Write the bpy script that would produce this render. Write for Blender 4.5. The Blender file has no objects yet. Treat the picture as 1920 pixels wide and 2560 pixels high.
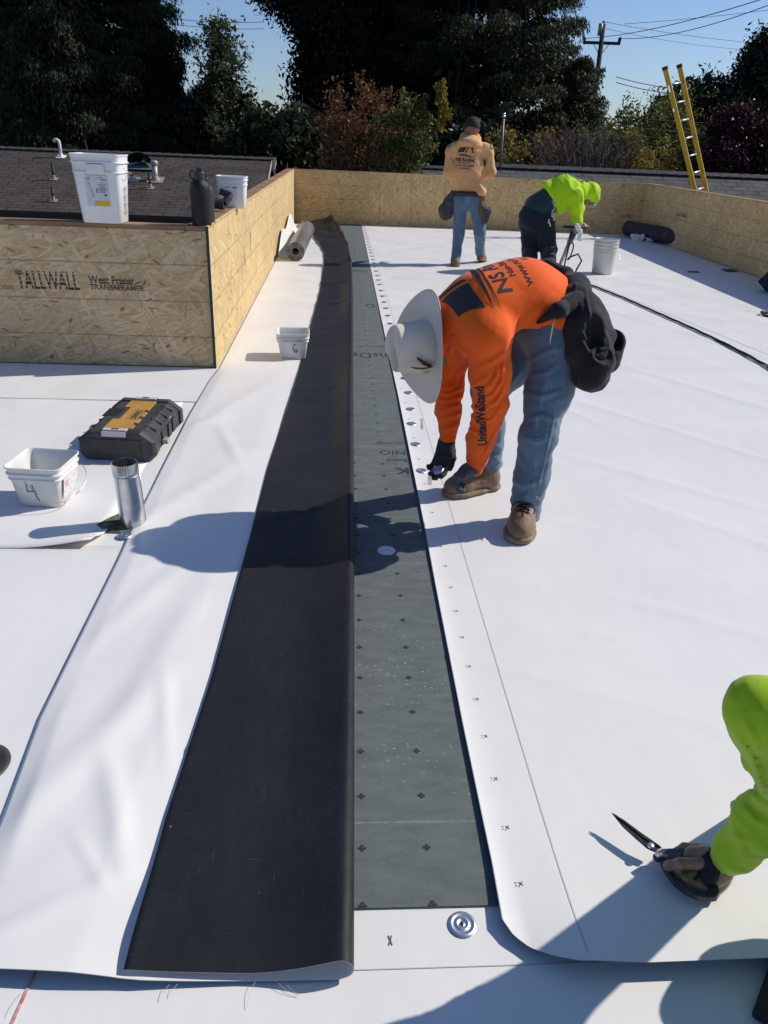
import bpy, math, random
import numpy as np
from mathutils import Vector, Matrix
from mathutils.bvhtree import BVHTree
R_ = math.radians
random.seed(4); RNG = np.random.default_rng(11)
SC = bpy.context.scene; COL = SC.collection

# ------------------------------------------------------------ camera, sky, sun
FOC, PIT, YAW, ROL, CAMH = 1890.0, R_(26.13), R_(4.14), R_(2.50), 1.45
_d = np.array([math.sin(YAW)*math.cos(PIT), math.cos(YAW)*math.cos(PIT), -math.sin(PIT)])
_r0 = np.array([math.cos(YAW), -math.sin(YAW), 0.]); _u0 = np.cross(_r0, _d)
CR = math.cos(ROL)*_r0 + math.sin(ROL)*_u0; CU = -math.sin(ROL)*_r0 + math.cos(ROL)*_u0; CD = _d
CAM0 = np.array([0., 0., CAMH])
cam = bpy.data.cameras.new('camera'); camo = bpy.data.objects.new('camera', cam); COL.objects.link(camo)
camo.matrix_world = Matrix([[CR[i], CU[i], -CD[i], CAM0[i]] for i in range(3)] + [[0, 0, 0, 1]])
cam.sensor_fit = 'VERTICAL'; cam.sensor_height = 24.0; cam.lens = 24.0*FOC/2560.0
cam.clip_start = 0.05; cam.clip_end = 2000; SC.camera = camo

SUNV = Vector((1.10, .30, .915)).normalized()      # towards the sun
w = bpy.data.worlds.new('World'); SC.world = w; w.use_nodes = True
nt = w.node_tree; sky = nt.nodes.new('ShaderNodeTexSky'); sky.sky_type = 'NISHITA'; sky.sun_disc = False
sky.sun_elevation = math.asin(SUNV.z); sky.sun_rotation = math.atan2(SUNV.x, SUNV.y)
sky.air_density = 1.0; sky.dust_density = 0.5; sky.ozone_density = 2.2
tn = nt.nodes.new('ShaderNodeMix'); tn.data_type = 'RGBA'; tn.blend_type = 'MULTIPLY'; tn.inputs[0].default_value = 1.0; tn.inputs[7].default_value = (.84, .95, 1.20, 1)
nt.links.new(sky.outputs[0], tn.inputs[6]); nt.links.new(tn.outputs[2], nt.nodes['Background'].inputs[0]); nt.nodes['Background'].inputs[1].default_value = 0.092
sl = bpy.data.lights.new('sun', 'SUN'); sl.energy = 4.2; sl.angle = R_(0.55); sl.color = (1.0, .93, .835)
so = bpy.data.objects.new('sun', sl); COL.objects.link(so); so.rotation_euler = SUNV.to_track_quat('Z', 'Y').to_euler(); so.location = (20, 6, 20)
SC.view_settings.view_transform = 'Standard'; SC.view_settings.look = 'None'; SC.view_settings.exposure = 0.0; SC.view_settings.gamma = 1
SC.cycles.max_bounces = 6

def ray(px, py): return CD + CR*(px-960)/FOC - CU*(py-1280)/FOC
def G(px, py, z=0.0):            # point seen at photo pixel (px,py) on the level z
    v = ray(px, py); return CAM0 + v*((z-CAMH)/v[2])
def YP(px, py, y):               # ... at distance y
    v = ray(px, py); return CAM0 + v*(y/v[1])

# ------------------------------------------------------------ materials
MATS = {}
def _n(nt, t, **k):
    n = nt.nodes.new(t)
    for a, b in k.items(): setattr(n, a, b)
    return n
def mat(name, c, rough=.6, c2=None, scale=8., spec=.3, metal=0., bump=0., bscale=60., detail=3., trans=0., stretch=None, sheen=0., lo=.35, hi=.65, sss=0):
    if name in MATS: return MATS[name]
    m = bpy.data.materials.new(name); m.use_nodes = True; t = m.node_tree; b = t.nodes['Principled BSDF']
    b.inputs['Base Color'].default_value = (*c, 1); b.inputs['Roughness'].default_value = rough
    b.inputs['Specular IOR Level'].default_value = spec; b.inputs['Metallic'].default_value = metal
    if sheen: b.inputs['Sheen Weight'].default_value = sheen
    if trans: b.inputs['Transmission Weight'].default_value = trans
    if sss: b.inputs['Subsurface Weight'].default_value = sss; b.inputs['Subsurface Radius'].default_value = (.01, .005, .003)
    tc = _n(t, 'ShaderNodeTexCoord'); co = tc.outputs['Object']
    if stretch:
        mp = _n(t, 'ShaderNodeMapping'); mp.inputs['Scale'].default_value = stretch; t.links.new(co, mp.inputs[0]); co = mp.outputs[0]
    if c2:
        no = _n(t, 'ShaderNodeTexNoise'); no.inputs['Scale'].default_value = scale; no.inputs['Detail'].default_value = detail
        t.links.new(co, no.inputs[0]); cr = _n(t, 'ShaderNodeValToRGB'); t.links.new(no.outputs[0], cr.inputs[0])
        cr.color_ramp.elements[0].position = lo; cr.color_ramp.elements[1].position = hi
        cr.color_ramp.elements[0].color = (*c, 1); cr.color_ramp.elements[1].color = (*c2, 1)
        t.links.new(cr.outputs[0], b.inputs['Base Color'])
    if bump:
        n2 = _n(t, 'ShaderNodeTexNoise'); n2.inputs['Scale'].default_value = bscale; n2.inputs['Detail'].default_value = 4
        t.links.new(co, n2.inputs[0]); bp = _n(t, 'ShaderNodeBump'); bp.inputs['Strength'].default_value = bump; bp.inputs['Distance'].default_value = .01
        t.links.new(n2.outputs[0], bp.inputs['Height']); t.links.new(bp.outputs[0], b.inputs['Normal'])
    MATS[name] = m; return m

class NT:                        # tiny node helper for the custom materials
    def __init__(s, name, rough=.6, spec=.3):
        s.m = bpy.data.materials.new(name); s.m.use_nodes = True; s.t = s.m.node_tree; s.b = s.t.nodes['Principled BSDF']
        s.b.inputs['Roughness'].default_value = rough; s.b.inputs['Specular IOR Level'].default_value = spec; MATS[name] = s.m
        s.co = s.n('ShaderNodeTexCoord').outputs['Object']
    def n(s, t, **k): return _n(s.t, t, **k)
    def l(s, a, b): s.t.links.new(a, b)
    def mapping(s, co=None, scale=(1, 1, 1), rot=(0, 0, 0), loc=(0, 0, 0)):
        mp = s.n('ShaderNodeMapping'); mp.inputs['Scale'].default_value = scale; mp.inputs['Rotation'].default_value = rot; mp.inputs['Location'].default_value = loc
        s.l(co or s.co, mp.inputs[0]); return mp.outputs[0]
    def noise(s, co, scale, detail=3, rough=.5, dist=0):
        n = s.n('ShaderNodeTexNoise'); n.inputs['Scale'].default_value = scale; n.inputs['Detail'].default_value = detail
        n.inputs['Roughness'].default_value = rough; n.inputs['Distortion'].default_value = dist; s.l(co, n.inputs[0]); return n.outputs[0]
    def ramp(s, fac, *stops):
        r = s.n('ShaderNodeValToRGB'); e = r.color_ramp.elements
        while len(e) < len(stops): e.new(.5)
        for i, (p, c) in enumerate(stops):
            e[i].position = p; e[i].color = (c, c, c, 1) if not hasattr(c, '__len__') else (*c, 1)
        s.l(fac, r.inputs[0]); return r.outputs[0]
    def mix(s, f, a, b, mode='MIX'):
        x = s.n('ShaderNodeMix', data_type='RGBA', blend_type=mode)
        for sock, v in ((x.inputs[0], f), (x.inputs[6], a), (x.inputs[7], b)):
            if isinstance(v, (int, float)): sock.default_value = v if sock == x.inputs[0] else (v, v, v, 1)
            elif isinstance(v, tuple): sock.default_value = (*v, 1)
            else: s.l(v, sock)
        return x.outputs[2]
    def math(s, op, a, b=0.0):
        x = s.n('ShaderNodeMath', operation=op)
        for i, v in enumerate((a, b)):
            if isinstance(v, (int, float)): x.inputs[i].default_value = v
            else: s.l(v, x.inputs[i])
        return x.outputs[0]
    def sep(s, co):
        x = s.n('ShaderNodeSeparateXYZ'); s.l(co, x.inputs[0]); return x.outputs
    def color(s, c): s.l(c, s.b.inputs['Base Color'])
    def bump(s, h, st=.3, dist=.01):
        b = s.n('ShaderNodeBump'); b.inputs['Strength'].default_value = st; b.inputs['Distance'].default_value = dist
        s.l(h, b.inputs['Height']); s.l(b.outputs[0], s.b.inputs['Normal'])

def osb_mat(name, axis, flip=False, tint=(1, 1, 1), grooves=True, gdir='h'):
    """oriented strand board: several layers of long flat strands at random angles. axis: 'x' faces run along X, 'y' along Y"""
    a = NT(name, .75, .15)
    rot = (0, 0, 0)
    x, y, z = a.sep(a.co)
    cmb = a.n('ShaderNodeCombineXYZ'); a.l(x if axis == 'x' else y, cmb.inputs[0]); a.l(z, cmb.inputs[1])
    p = cmb.outputs[0]
    warp = a.noise(p, 5, 2)
    wv = a.n('ShaderNodeVectorMath', operation='SCALE'); wv.inputs['Scale'].default_value = .07
    sub = a.n('ShaderNodeVectorMath', operation='ADD'); wn = a.n('ShaderNodeTexNoise'); wn.inputs['Scale'].default_value = 4; a.l(p, wn.inputs[0])
    a.l(wn.outputs[1], wv.inputs[0]); a.l(wv.outputs[0], sub.inputs[0]); a.l(p, sub.inputs[1]); pw = sub.outputs[0]
    cols = [(.48, .365, .195), (.545, .425, .24), (.43, .315, .165), (.62, .50, .30)]
    cols = [tuple(c*t for c, t in zip(q, tint)) for q in cols]
    cols = [tuple(min(1, k*1.16) for k in q) for q in cols]; cur = None; hs = None
    angs = [3, -24, 39, -47, 17, -8, 66, -33]
    for i, ang in enumerate(angs):
        if flip: ang = 90-ang
        mp = a.mapping(pw, scale=(11, 85 if i % 2 else 60, 1), rot=(0, 0, R_(ang)), loc=(i*3.7, i*1.3, 0))
        # Mapping multiplies before rotating, so rotate first then stretch
        m1 = a.mapping(pw, rot=(0, 0, R_(ang))); m2 = a.mapping(m1, scale=(9 if i % 2 else 6.5, 72 if i % 2 else 46, 1), loc=(i*3.7, i*1.3, 0))
        v = a.n('ShaderNodeTexVoronoi'); v.inputs['Scale'].default_value = 1; a.l(m2, v.inputs[0])
        s1, s2, s3 = a.n('ShaderNodeSeparateColor'), None, None
        a.l(v.outputs['Color'], s1.inputs[0])
        c = a.ramp(s1.outputs[0], (0., cols[2]), (.3, cols[0]), (.65, cols[1]), (1., cols[3]))
        grain = a.noise(a.mapping(m1, scale=(14, 240, 1)), 1, 2)
        c = a.mix(.35, c, a.mix(1.0, c, a.ramp(grain, (.3, .62), (.7, 1.15)), 'MULTIPLY'))
        if cur is None: cur, hs = c, s1.outputs[1]
        else:
            msk = a.ramp(s1.outputs[1], (.52, 0.), (.56, 1.)) if i < 6 else a.ramp(s1.outputs[1], (.78, 0.), (.80, 1.))
            cur = a.mix(msk, cur, c); hs = a.mix(msk, hs, s1.outputs[1])
    # dark bark flecks
    for ang in (30, -50, 5, 80, -15):
        m1 = a.mapping(pw, rot=(0, 0, R_(ang))); m2 = a.mapping(m1, scale=(10+abs(ang)*.12, 60+ang*.5, 1), loc=(ang, 2, 0))
        v = a.n('ShaderNodeTexVoronoi'); v.inputs['Scale'].default_value = 1; a.l(m2, v.inputs[0])
        s1 = a.n('ShaderNodeSeparateColor'); a.l(v.outputs['Color'], s1.inputs[0])
        f = a.math('MULTIPLY', a.ramp(s1.outputs[2], (.984, 0.), (.988, .75)), a.ramp(v.outputs['Distance'], (.25, 1.), (.4, 0.)))
        cur = a.mix(f, cur, (.14, .085, .035))
    big = a.noise(p, 1.3, 3)
    cur = a.mix(1.0, cur, a.ramp(big, (.3, .86), (.7, 1.1)), 'MULTIPLY')
    if grooves:          # printed nail lines at every ~0.24 m
        co = z if gdir == 'h' else (x if axis == 'x' else y)
        wob = a.math('MULTIPLY', a.noise(p, 3, 2), .008)
        q = a.math('ADD', co, wob)
        fr = a.math('FRACT', a.math('DIVIDE', a.math('SUBTRACT', q, .215 if gdir == 'h' else .1), .233 if gdir == 'h' else .61))
        dd = a.math('ABSOLUTE', a.math('SUBTRACT', fr, .5)); dd = a.math('SUBTRACT', .5, dd)
        wid = .017 if gdir == 'h' else .007
        ln = a.ramp(dd, (wid*.5, .62), (wid*1.4, 0.))
        ln = a.math('MULTIPLY', ln, a.ramp(a.noise(p, 30, 3), (.3, .45), (.6, 1.)))
        cur = a.mix(ln, cur, (.10, .075, .045))
    a.color(cur); a.bump(hs, .25, .004)
    return a.m

M = {}
def membrane():
    a = NT('white_membrane', .42, .35)
    base = (.795, .785, .755)
    c = a.mix(a.ramp(a.noise(a.co, 1.7, 6, .6), (.3, 0.), (.75, 1.)), base, (.735, .725, .70))
    # faint scuffs: stretched thin noise
    sc = a.noise(a.mapping(rot=(0, 0, .5), scale=(4, 30, 1)), 2.2, 6, .7)
    sc2 = a.noise(a.mapping(rot=(0, 0, -.9), scale=(30, 3, 1)), 1.3, 6, .75)
    c = a.mix(a.ramp(sc, (.70, 0.), (.80, .22)), c, (.55, .55, .54)); c = a.mix(a.ramp(sc2, (.72, 0.), (.82, .22)), c, (.55, .55, .54))
    st = a.noise(a.co, 3.1, 5, .7); c = a.mix(a.ramp(st, (.60, 0.), (.72, .22)), c, (.56, .55, .51))
    v = a.n('ShaderNodeTexVoronoi'); v.inputs['Scale'].default_value = 9; a.l(a.co, v.inputs[0]); s_ = a.n('ShaderNodeSeparateColor'); a.l(v.outputs['Color'], s_.inputs[0])
    c = a.mix(a.math('MULTIPLY', a.ramp(v.outputs['Distance'], (.018, .7), (.03, 0.)), a.ramp(s_.outputs[0], (.80, 0.), (.82, 1.))), c, (.25, .24, .22))
    dirt = a.noise(a.co, 55, 4, .7); dm = a.math('MULTIPLY', a.ramp(dirt, (.76, 0.), (.86, .3)), a.ramp(a.noise(a.co, 1.1, 3), (.55, 0.), (.70, .7)))
    a.color(c)
    n1 = a.noise(a.mapping(rot=(0, 0, .35), scale=(1, .45, 1)), 2.6, 3); n2 = a.noise(a.co, 480, 2)
    h = a.math('ADD', n1, a.math('MULTIPLY', n2, .02)); a.bump(h, .22, .03)
    a.l(a.ramp(a.noise(a.co, 3, 5), (.3, .36), (.7, .55)), a.b.inputs['Roughness'])
    return a.m
def black_membrane():
    a = NT('black_membrane_underside', .5, .28)
    c = a.mix(a.ramp(a.noise(a.co, 2.5, 5, .6), (.35, 0.), (.7, 1.)), (.0115, .0130, .0150), (.019, .021, .024))
    sc = a.noise(a.mapping(rot=(0, 0, 1.0), scale=(5, 45, 1)), 2.5, 5, .75)
    c = a.mix(a.ramp(sc, (.62, 0.), (.72, .35)), c, (.12, .123, .126)); sc3 = a.noise(a.mapping(rot=(0, 0, -.5), scale=(40, 3, 1)), 2.2, 5, .75); c = a.mix(a.ramp(sc3, (.63, 0.), (.73, .32)), c, (.13, .133, .136))
    c = a.mix(a.ramp(a.noise(a.mapping(scale=(2.5, 1, 1)), 3.3, 6, .72), (.52, 0.), (.8, .16)), c, (.070, .073, .076))
    sp = a.n('ShaderNodeTexVoronoi'); sp.inputs['Scale'].default_value = 38; a.l(a.mapping(scale=(1, .5, 1)), sp.inputs[0])
    f = a.math('MULTIPLY', a.ramp(sp.outputs['Distance'], (.04, 1.), (.075, 0.)), a.ramp(a.noise(a.co, 4.1, 3), (.55, 0.), (.62, .7)))
    c = a.mix(f, c, (.45, .45, .43)); a.color(c)
    # scrim weave + soft waves
    x, y, z = a.sep(a.co)
    w1 = a.math('SINE', a.math('MULTIPLY', x, 2100)); w2 = a.math('SINE', a.math('MULTIPLY', y, 2100))
    h = a.math('ADD', a.noise(a.mapping(scale=(1, .5, 1)), 7, 3), a.math('MULTIPLY', a.math('ADD', w1, w2), .004)); a.bump(h, .3, .03)
    return a.m
def board_mat():
    a = NT('cover_board', .8, .2)
    c = a.mix(a.ramp(a.noise(a.mapping(scale=(1, 2.2, 1)), 9, 7, .65), (.3, 0.), (.7, 1.)), (.098, .116, .112), (.150, .170, .164))
    c = a.mix(a.ramp(a.noise(a.mapping(scale=(.6, 5, 1)), 9, 4), (.45, 0.), (.75, .22)), c, (.17, .19, .185)); c = a.mix(a.ramp(a.noise(a.co, 140, 3, .7), (.55, 0.), (.8, .45)), c, (.20, .22, .215))
    # white chips and scratches
    for ang, sx, sy, sc, t0 in ((.4, 1, 3.4, 42, .965), (-.9, 3.6, 1, 34, .97), (1.3, 1.3, 1, 75, .955)):
        v = a.n('ShaderNodeTexVoronoi'); v.inputs['Scale'].default_value = sc
        a.l(a.mapping(a.mapping(rot=(0, 0, ang)), scale=(sx, sy, 1)), v.inputs[0])
        s = a.n('ShaderNodeSeparateColor'); a.l(v.outputs['Color'], s.inputs[0])
        f = a.math('MULTIPLY', a.ramp(s.outputs[0], (t0-.10, 0.), (t0-.09, 1.)), a.ramp(v.outputs['Distance'], (.12, .9), (.22, 0.)))
        x, y, z = a.sep(a.co)
        band = a.ramp(a.noise(a.mapping(scale=(.7, 1.2, 1)), 1.6, 3), (.46, 0.), (.60, 1.))
        c = a.mix(a.math('MULTIPLY', f, band), c, (.50, .52, .50))
    # board joints every 1.22 m, dusty line
    fr = a.math('FRACT', a.math('DIVIDE', a.math('ADD', y, -.215), 1.2192)); dd = a.math('SUBTRACT', .5, a.math('ABSOLUTE', a.math('SUBTRACT', fr, .5)))
    jl = a.math('MULTIPLY', a.ramp(dd, (.0008, .45), (.004, 0.)), a.ramp(a.noise(a.co, 60, 3), (.35, .2), (.6, 1.)))
    c = a.mix(jl, c, (.34, .36, .35)); a.color(c); a.bump(a.noise(a.co, 220, 3), .25, .002)
    return a.m
def shingle_mat(name, c1, c2, slope_axis='y', row=.145, tab=.3):
    a = NT(name, .9, .1)
    x, y, z = a.sep(a.co); cmb = a.n('ShaderNodeCombineXYZ'); a.l(x, cmb.inputs[0]); a.l(y, cmb.inputs[1])
    br = a.n('ShaderNodeTexBrick'); a.l(cmb.outputs[0], br.inputs[0]); br.inputs['Scale'].default_value = 1
    br.inputs['Mortar Size'].default_value = .022; br.inputs['Brick Width'].default_value = tab; br.inputs['Row Height'].default_value = row; br.inputs['Mortar Smooth'].default_value = .2
    br.inputs['Color1'].default_value = (*c1, 1); br.inputs['Color2'].default_value = (*c2, 1); br.inputs['Mortar'].default_value = (c1[0]*.35, c1[1]*.35, c1[2]*.35, 1); br.inputs['Bias'].default_value = 0
    c = a.mix(a.ramp(a.noise(a.co, 2.4, 4), (.3, 0.), (.7, .5)), br.outputs[0], tuple(k*1.45 for k in c1))
    c = a.mix(.5, c, a.mix(1., c, a.ramp(a.noise(a.co, 60, 2), (.3, .6), (.7, 1.4)), 'MULTIPLY'))
    a.color(c)
    saw = a.math('FRACT', a.math('DIVIDE', y, row)); a.bump(a.math('SUBTRACT', 1.0, saw), .6, .012)
    return a.m

# ------------------------------------------------------------ scene tree helpers
def tag(o, label=None, cat=None, group=None, kind=None):
    if label: o['label'] = label
    if cat: o['category'] = cat
    if group: o['group'] = group
    if kind: o['kind'] = kind
    return o
def thing(name, label, cat, loc=(0, 0, 0), rz=0., group=None):
    o = bpy.data.objects.new(name, None); COL.objects.link(o); o.empty_display_size = .1
    o.location = loc; o.rotation_euler = (0, 0, rz); return tag(o, label, cat, group)
def dup(root, loc=None, rz=None, label=None):
    r = root.copy(); COL.objects.link(r)
    if loc is not None: r.location = loc
    if rz is not None: r.rotation_euler = (0, 0, rz)
    if label: r['label'] = label
    for ch in list(root.children):
        c = ch.copy(); COL.objects.link(c); c.parent = r
        for g in ch.children:
            e = g.copy(); COL.objects.link(e); e.parent = c
    return r
def link_mesh(name, V, F, mats, parent=None, mi=None, smooth=False, world=True, kind=None, label=None):
    V = np.asarray(V, dtype=np.float64).reshape(-1, 3)
    if parent is not None and world:
        V = V - origin(parent)
    me = bpy.data.meshes.new(name); me.from_pydata(V.tolist(), [], [list(map(int, f)) for f in F]); me.validate(verbose=False)
    if not isinstance(mats, (list, tuple)): mats = [mats]
    for m in mats: me.materials.append(m)
    if mi is not None and len(mi) == len(me.polygons): me.polygons.foreach_set('material_index', np.asarray(mi, dtype=np.int32))
    if smooth: me.polygons.foreach_set('use_smooth', np.ones(len(me.polygons), dtype=bool))
    me.update(); o = bpy.data.objects.new(name, me); COL.objects.link(o)
    if parent is not None: o.parent = parent
    if kind: o['kind'] = kind
    if label: o['label'] = label
    return o
def origin(p):
    v = np.zeros(3)
    while p is not None: v = v + np.array(p.location); p = p.parent
    return v

class MB:
    def __init__(s): s.v = []; s.f = []; s.mi = []
    def add(s, V, F, m=0):
        n = len(s.v); s.v += [tuple(map(float, p)) for p in V]; s.f += [tuple(int(i)+n for i in f) for f in F]; s.mi += [m]*len(F); return s
    def box(s, c, size, rot=None, m=0, taper=1.0):
        hx, hy, hz = [k/2 for k in size]; V = []
        for z in (-hz, hz):
            t = 1 if z < 0 else taper
            for x, y in ((-hx, -hy), (hx, -hy), (hx, hy), (-hx, hy)): V.append(Vector((x*t, y*t, z)))
        if rot is not None: V = [rot @ q for q in V]
        return s.add([q+Vector(c) for q in V], [(3, 2, 1, 0), (4, 5, 6, 7), (0, 1, 5, 4), (1, 2, 6, 5), (2, 3, 7, 6), (3, 0, 4, 7)], m)
    def bar(s, a, b, w, h, up=(0, 0, 1), m=0):
        a, b, up = Vector(a), Vector(b), Vector(up); d = (b-a); L = d.length; d.normalize(); sx = d.cross(up).normalized(); u = sx.cross(d)
        V = [p + sx*i*w/2 + u*j*h/2 for p in (a, b) for i, j in ((-1, -1), (1, -1), (1, 1), (-1, 1))]
        return s.add(V, [(3, 2, 1, 0), (4, 5, 6, 7), (0, 1, 5, 4), (1, 2, 6, 5), (2, 3, 7, 6), (3, 0, 4, 7)], m)
    def tube(s, pts, r, seg=8, m=0, caps=True):
        P = [Vector(p) for p in pts]; n = len(P); rr = r if hasattr(r, '__len__') else [r]*n
        T = [(P[min(i+1, n-1)]-P[max(i-1, 0)]).normalized() for i in range(n)]
        up = Vector((0, 0, 1)) if abs(T[0].z) < .9 else Vector((1, 0, 0)); sx = T[0].cross(up).normalized()
        V = []
        for i in range(n):
            sx = (sx - T[i]*sx.dot(T[i])).normalized(); sy = T[i].cross(sx)
            for k in range(seg):
                a = 2*math.pi*k/seg; V.append(P[i]+(sx*math.cos(a)+sy*math.sin(a))*rr[i])
        F = [(i*seg+k, i*seg+(k+1) % seg, (i+1)*seg+(k+1) % seg, (i+1)*seg+k) for i in range(n-1) for k in range(seg)]
        if caps: F += [tuple(range(seg))[::-1], tuple(range((n-1)*seg, n*seg))]
        return s.add(V, F, m)
    def loft(s, rings, m=0, cap0=False, cap1=False, close=True):
        k = len(rings[0]); V = [p for r in rings for p in r]; F = []
        for i in range(len(rings)-1):
            for j in range(k if close else k-1): F.append((i*k+j, i*k+(j+1) % k, (i+1)*k+(j+1) % k, (i+1)*k+j))
        if cap0: F.append(tuple(range(k))[::-1])
        if cap1: F.append(tuple(range((len(rings)-1)*k, len(rings)*k)))
        return s.add(V, F, m)
    def lathe(s, prof, c=(0, 0, 0), seg=28, m=0, axis=None, cap0=False, cap1=False):
        c = Vector(c); q = axis if axis is not None else Matrix.Identity(3)
        return s.loft([[c + q @ Vector((r*math.cos(2*math.pi*k/seg), r*math.sin(2*math.pi*k/seg), z)) for k in range(seg)] for r, z in prof], m, cap0, cap1)
    def prism(s, poly, z0, z1, mtx=None, m=0):
        n = len(poly); V = [Vector((x, y, z0)) for x, y in poly]+[Vector((x, y, z1)) for x, y in poly]
        if mtx is not None: V = [mtx @ q for q in V]
        return s.add(V, [tuple(range(n))[::-1], tuple(range(n, 2*n))]+[(i, (i+1) % n, n+(i+1) % n, n+i) for i in range(n)], m)
    def build(s, name, mats, parent=None, smooth=False, world=False, bevel=0, kind=None, label=None, seg=2):
        o = link_mesh(name, s.v, s.f, mats, parent, s.mi, smooth, world, kind, label)
        if bevel:
            b = o.modifiers.new('bevel', 'BEVEL'); b.width = bevel; b.segments = seg; b.limit_method = 'ANGLE'; b.angle_limit = R_(35)
        return o

def grid_mesh(X, Y, Z, th, mt=0, mb=1, me_=0, flat=False):
    """closed sheet: X,Y,Z arrays (n,m) top surface; underside offset by th along the normal; returns MB"""
    n, m = X.shape; P = np.stack([X, Y, Z], -1)
    du = np.gradient(P, axis=0); dv = np.gradient(P, axis=1); N = np.cross(du, dv); N /= np.linalg.norm(N, axis=-1, keepdims=True)+1e-9
    if flat: N = np.zeros_like(N)+[0, 0, 1.]
    Q = P - N*th; idx = np.arange(n*m).reshape(n, m)
    a, b, c, d = idx[:-1, :-1].ravel(), idx[1:, :-1].ravel(), idx[1:, 1:].ravel(), idx[:-1, 1:].ravel()
    F = np.stack([a, b, c, d], 1); F2 = np.stack([d, c, b, a], 1)+n*m
    g = MB(); g.v = [tuple(p) for p in P.reshape(-1, 3)]+[tuple(p) for p in Q.reshape(-1, 3)]
    g.f = [tuple(f) for f in F.tolist()]+[tuple(f) for f in F2.tolist()]; g.mi = [mt]*len(F)+[mb]*len(F2)
    bd = list(idx[:, 0])+list(idx[-1, 1:])+list(idx[::-1, -1][1:])+list(idx[0, ::-1][1:-1]); k = len(bd)
    for i in range(k):
        p, q = int(bd[i]), int(bd[(i+1) % k]); g.f.append((q, p, p+n*m, q+n*m)); g.mi.append(me_)
    return g

def text_geo(s, size=1., extrude=0., bold=0., align='LEFT', spacing=1.0):
    cu = bpy.data.curves.new('t', 'FONT'); cu.body = s; cu.size = size; cu.extrude = extrude; cu.offset = bold; cu.align_x = align; cu.space_character = spacing
    cu.resolution_u = 3
    ob = bpy.data.objects.new('t', cu); COL.objects.link(ob); dg = bpy.context.evaluated_depsgraph_get(); dg.update()
    me = bpy.data.meshes.new_from_object(ob.evaluated_get(dg)); V = np.array([v.co[:] for v in me.vertices]); F = [tuple(p.vertices) for p in me.polygons]
    bpy.data.objects.remove(ob); bpy.data.curves.remove(cu); bpy.data.meshes.remove(me); return V, F
def put(V, O, X, Y, Nn=None, lift=0.):
    O, X, Y = np.array(O, float), np.array(X, float), np.array(Y, float); N = np.cross(X, Y)
    return O + V[:, :1]*X + V[:, 1:2]*Y + (V[:, 2:3]+lift)*N
def subdiv(V, F, L):
    """split triangulated/ngons so that no edge is longer than L (2D), for draping prints"""
    import bmesh
    bm = bmesh.new(); vs = [bm.verts.new(p) for p in V]
    for f in F:
        try: bm.faces.new([vs[i] for i in f])
        except ValueError: pass
    bmesh.ops.triangulate(bm, faces=bm.faces[:])
    for _ in range(6):
        es = [e for e in bm.edges if e.calc_length() > L]
        if not es: break
        bmesh.ops.subdivide_edges(bm, edges=es, cuts=1); bmesh.ops.triangulate(bm, faces=bm.faces[:])
    bm.verts.index_update(); V2 = np.array([v.co[:] for v in bm.verts]); F2 = [tuple(v.index for v in f.verts) for f in bm.faces]; bm.free(); return V2, F2
def drape(V, F, O, X, Y, bvh, dirn, lift=.0012, off=np.zeros(3), reach=.9):
    """project flat print V (x,y) placed at O with axes X,Y along dirn onto a surface"""
    W = np.array(O)+V[:, :1]*np.array(X)+V[:, 1:2]*np.array(Y); d = Vector(dirn).normalized(); out = []; ok = []
    for p in W:
        h = bvh.ray_cast(Vector(p)-d*reach*.5-Vector(off), d, reach)
        if h[0] is None: out.append(p); ok.append(False)
        else: out.append(np.array(h[0]+Vector(off)+h[1]*(lift if h[1].dot(d) < 0 else -lift))); ok.append(True)
    F = [f for f in F if all(ok[i] for i in f)]
    return np.array(out), F

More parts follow.
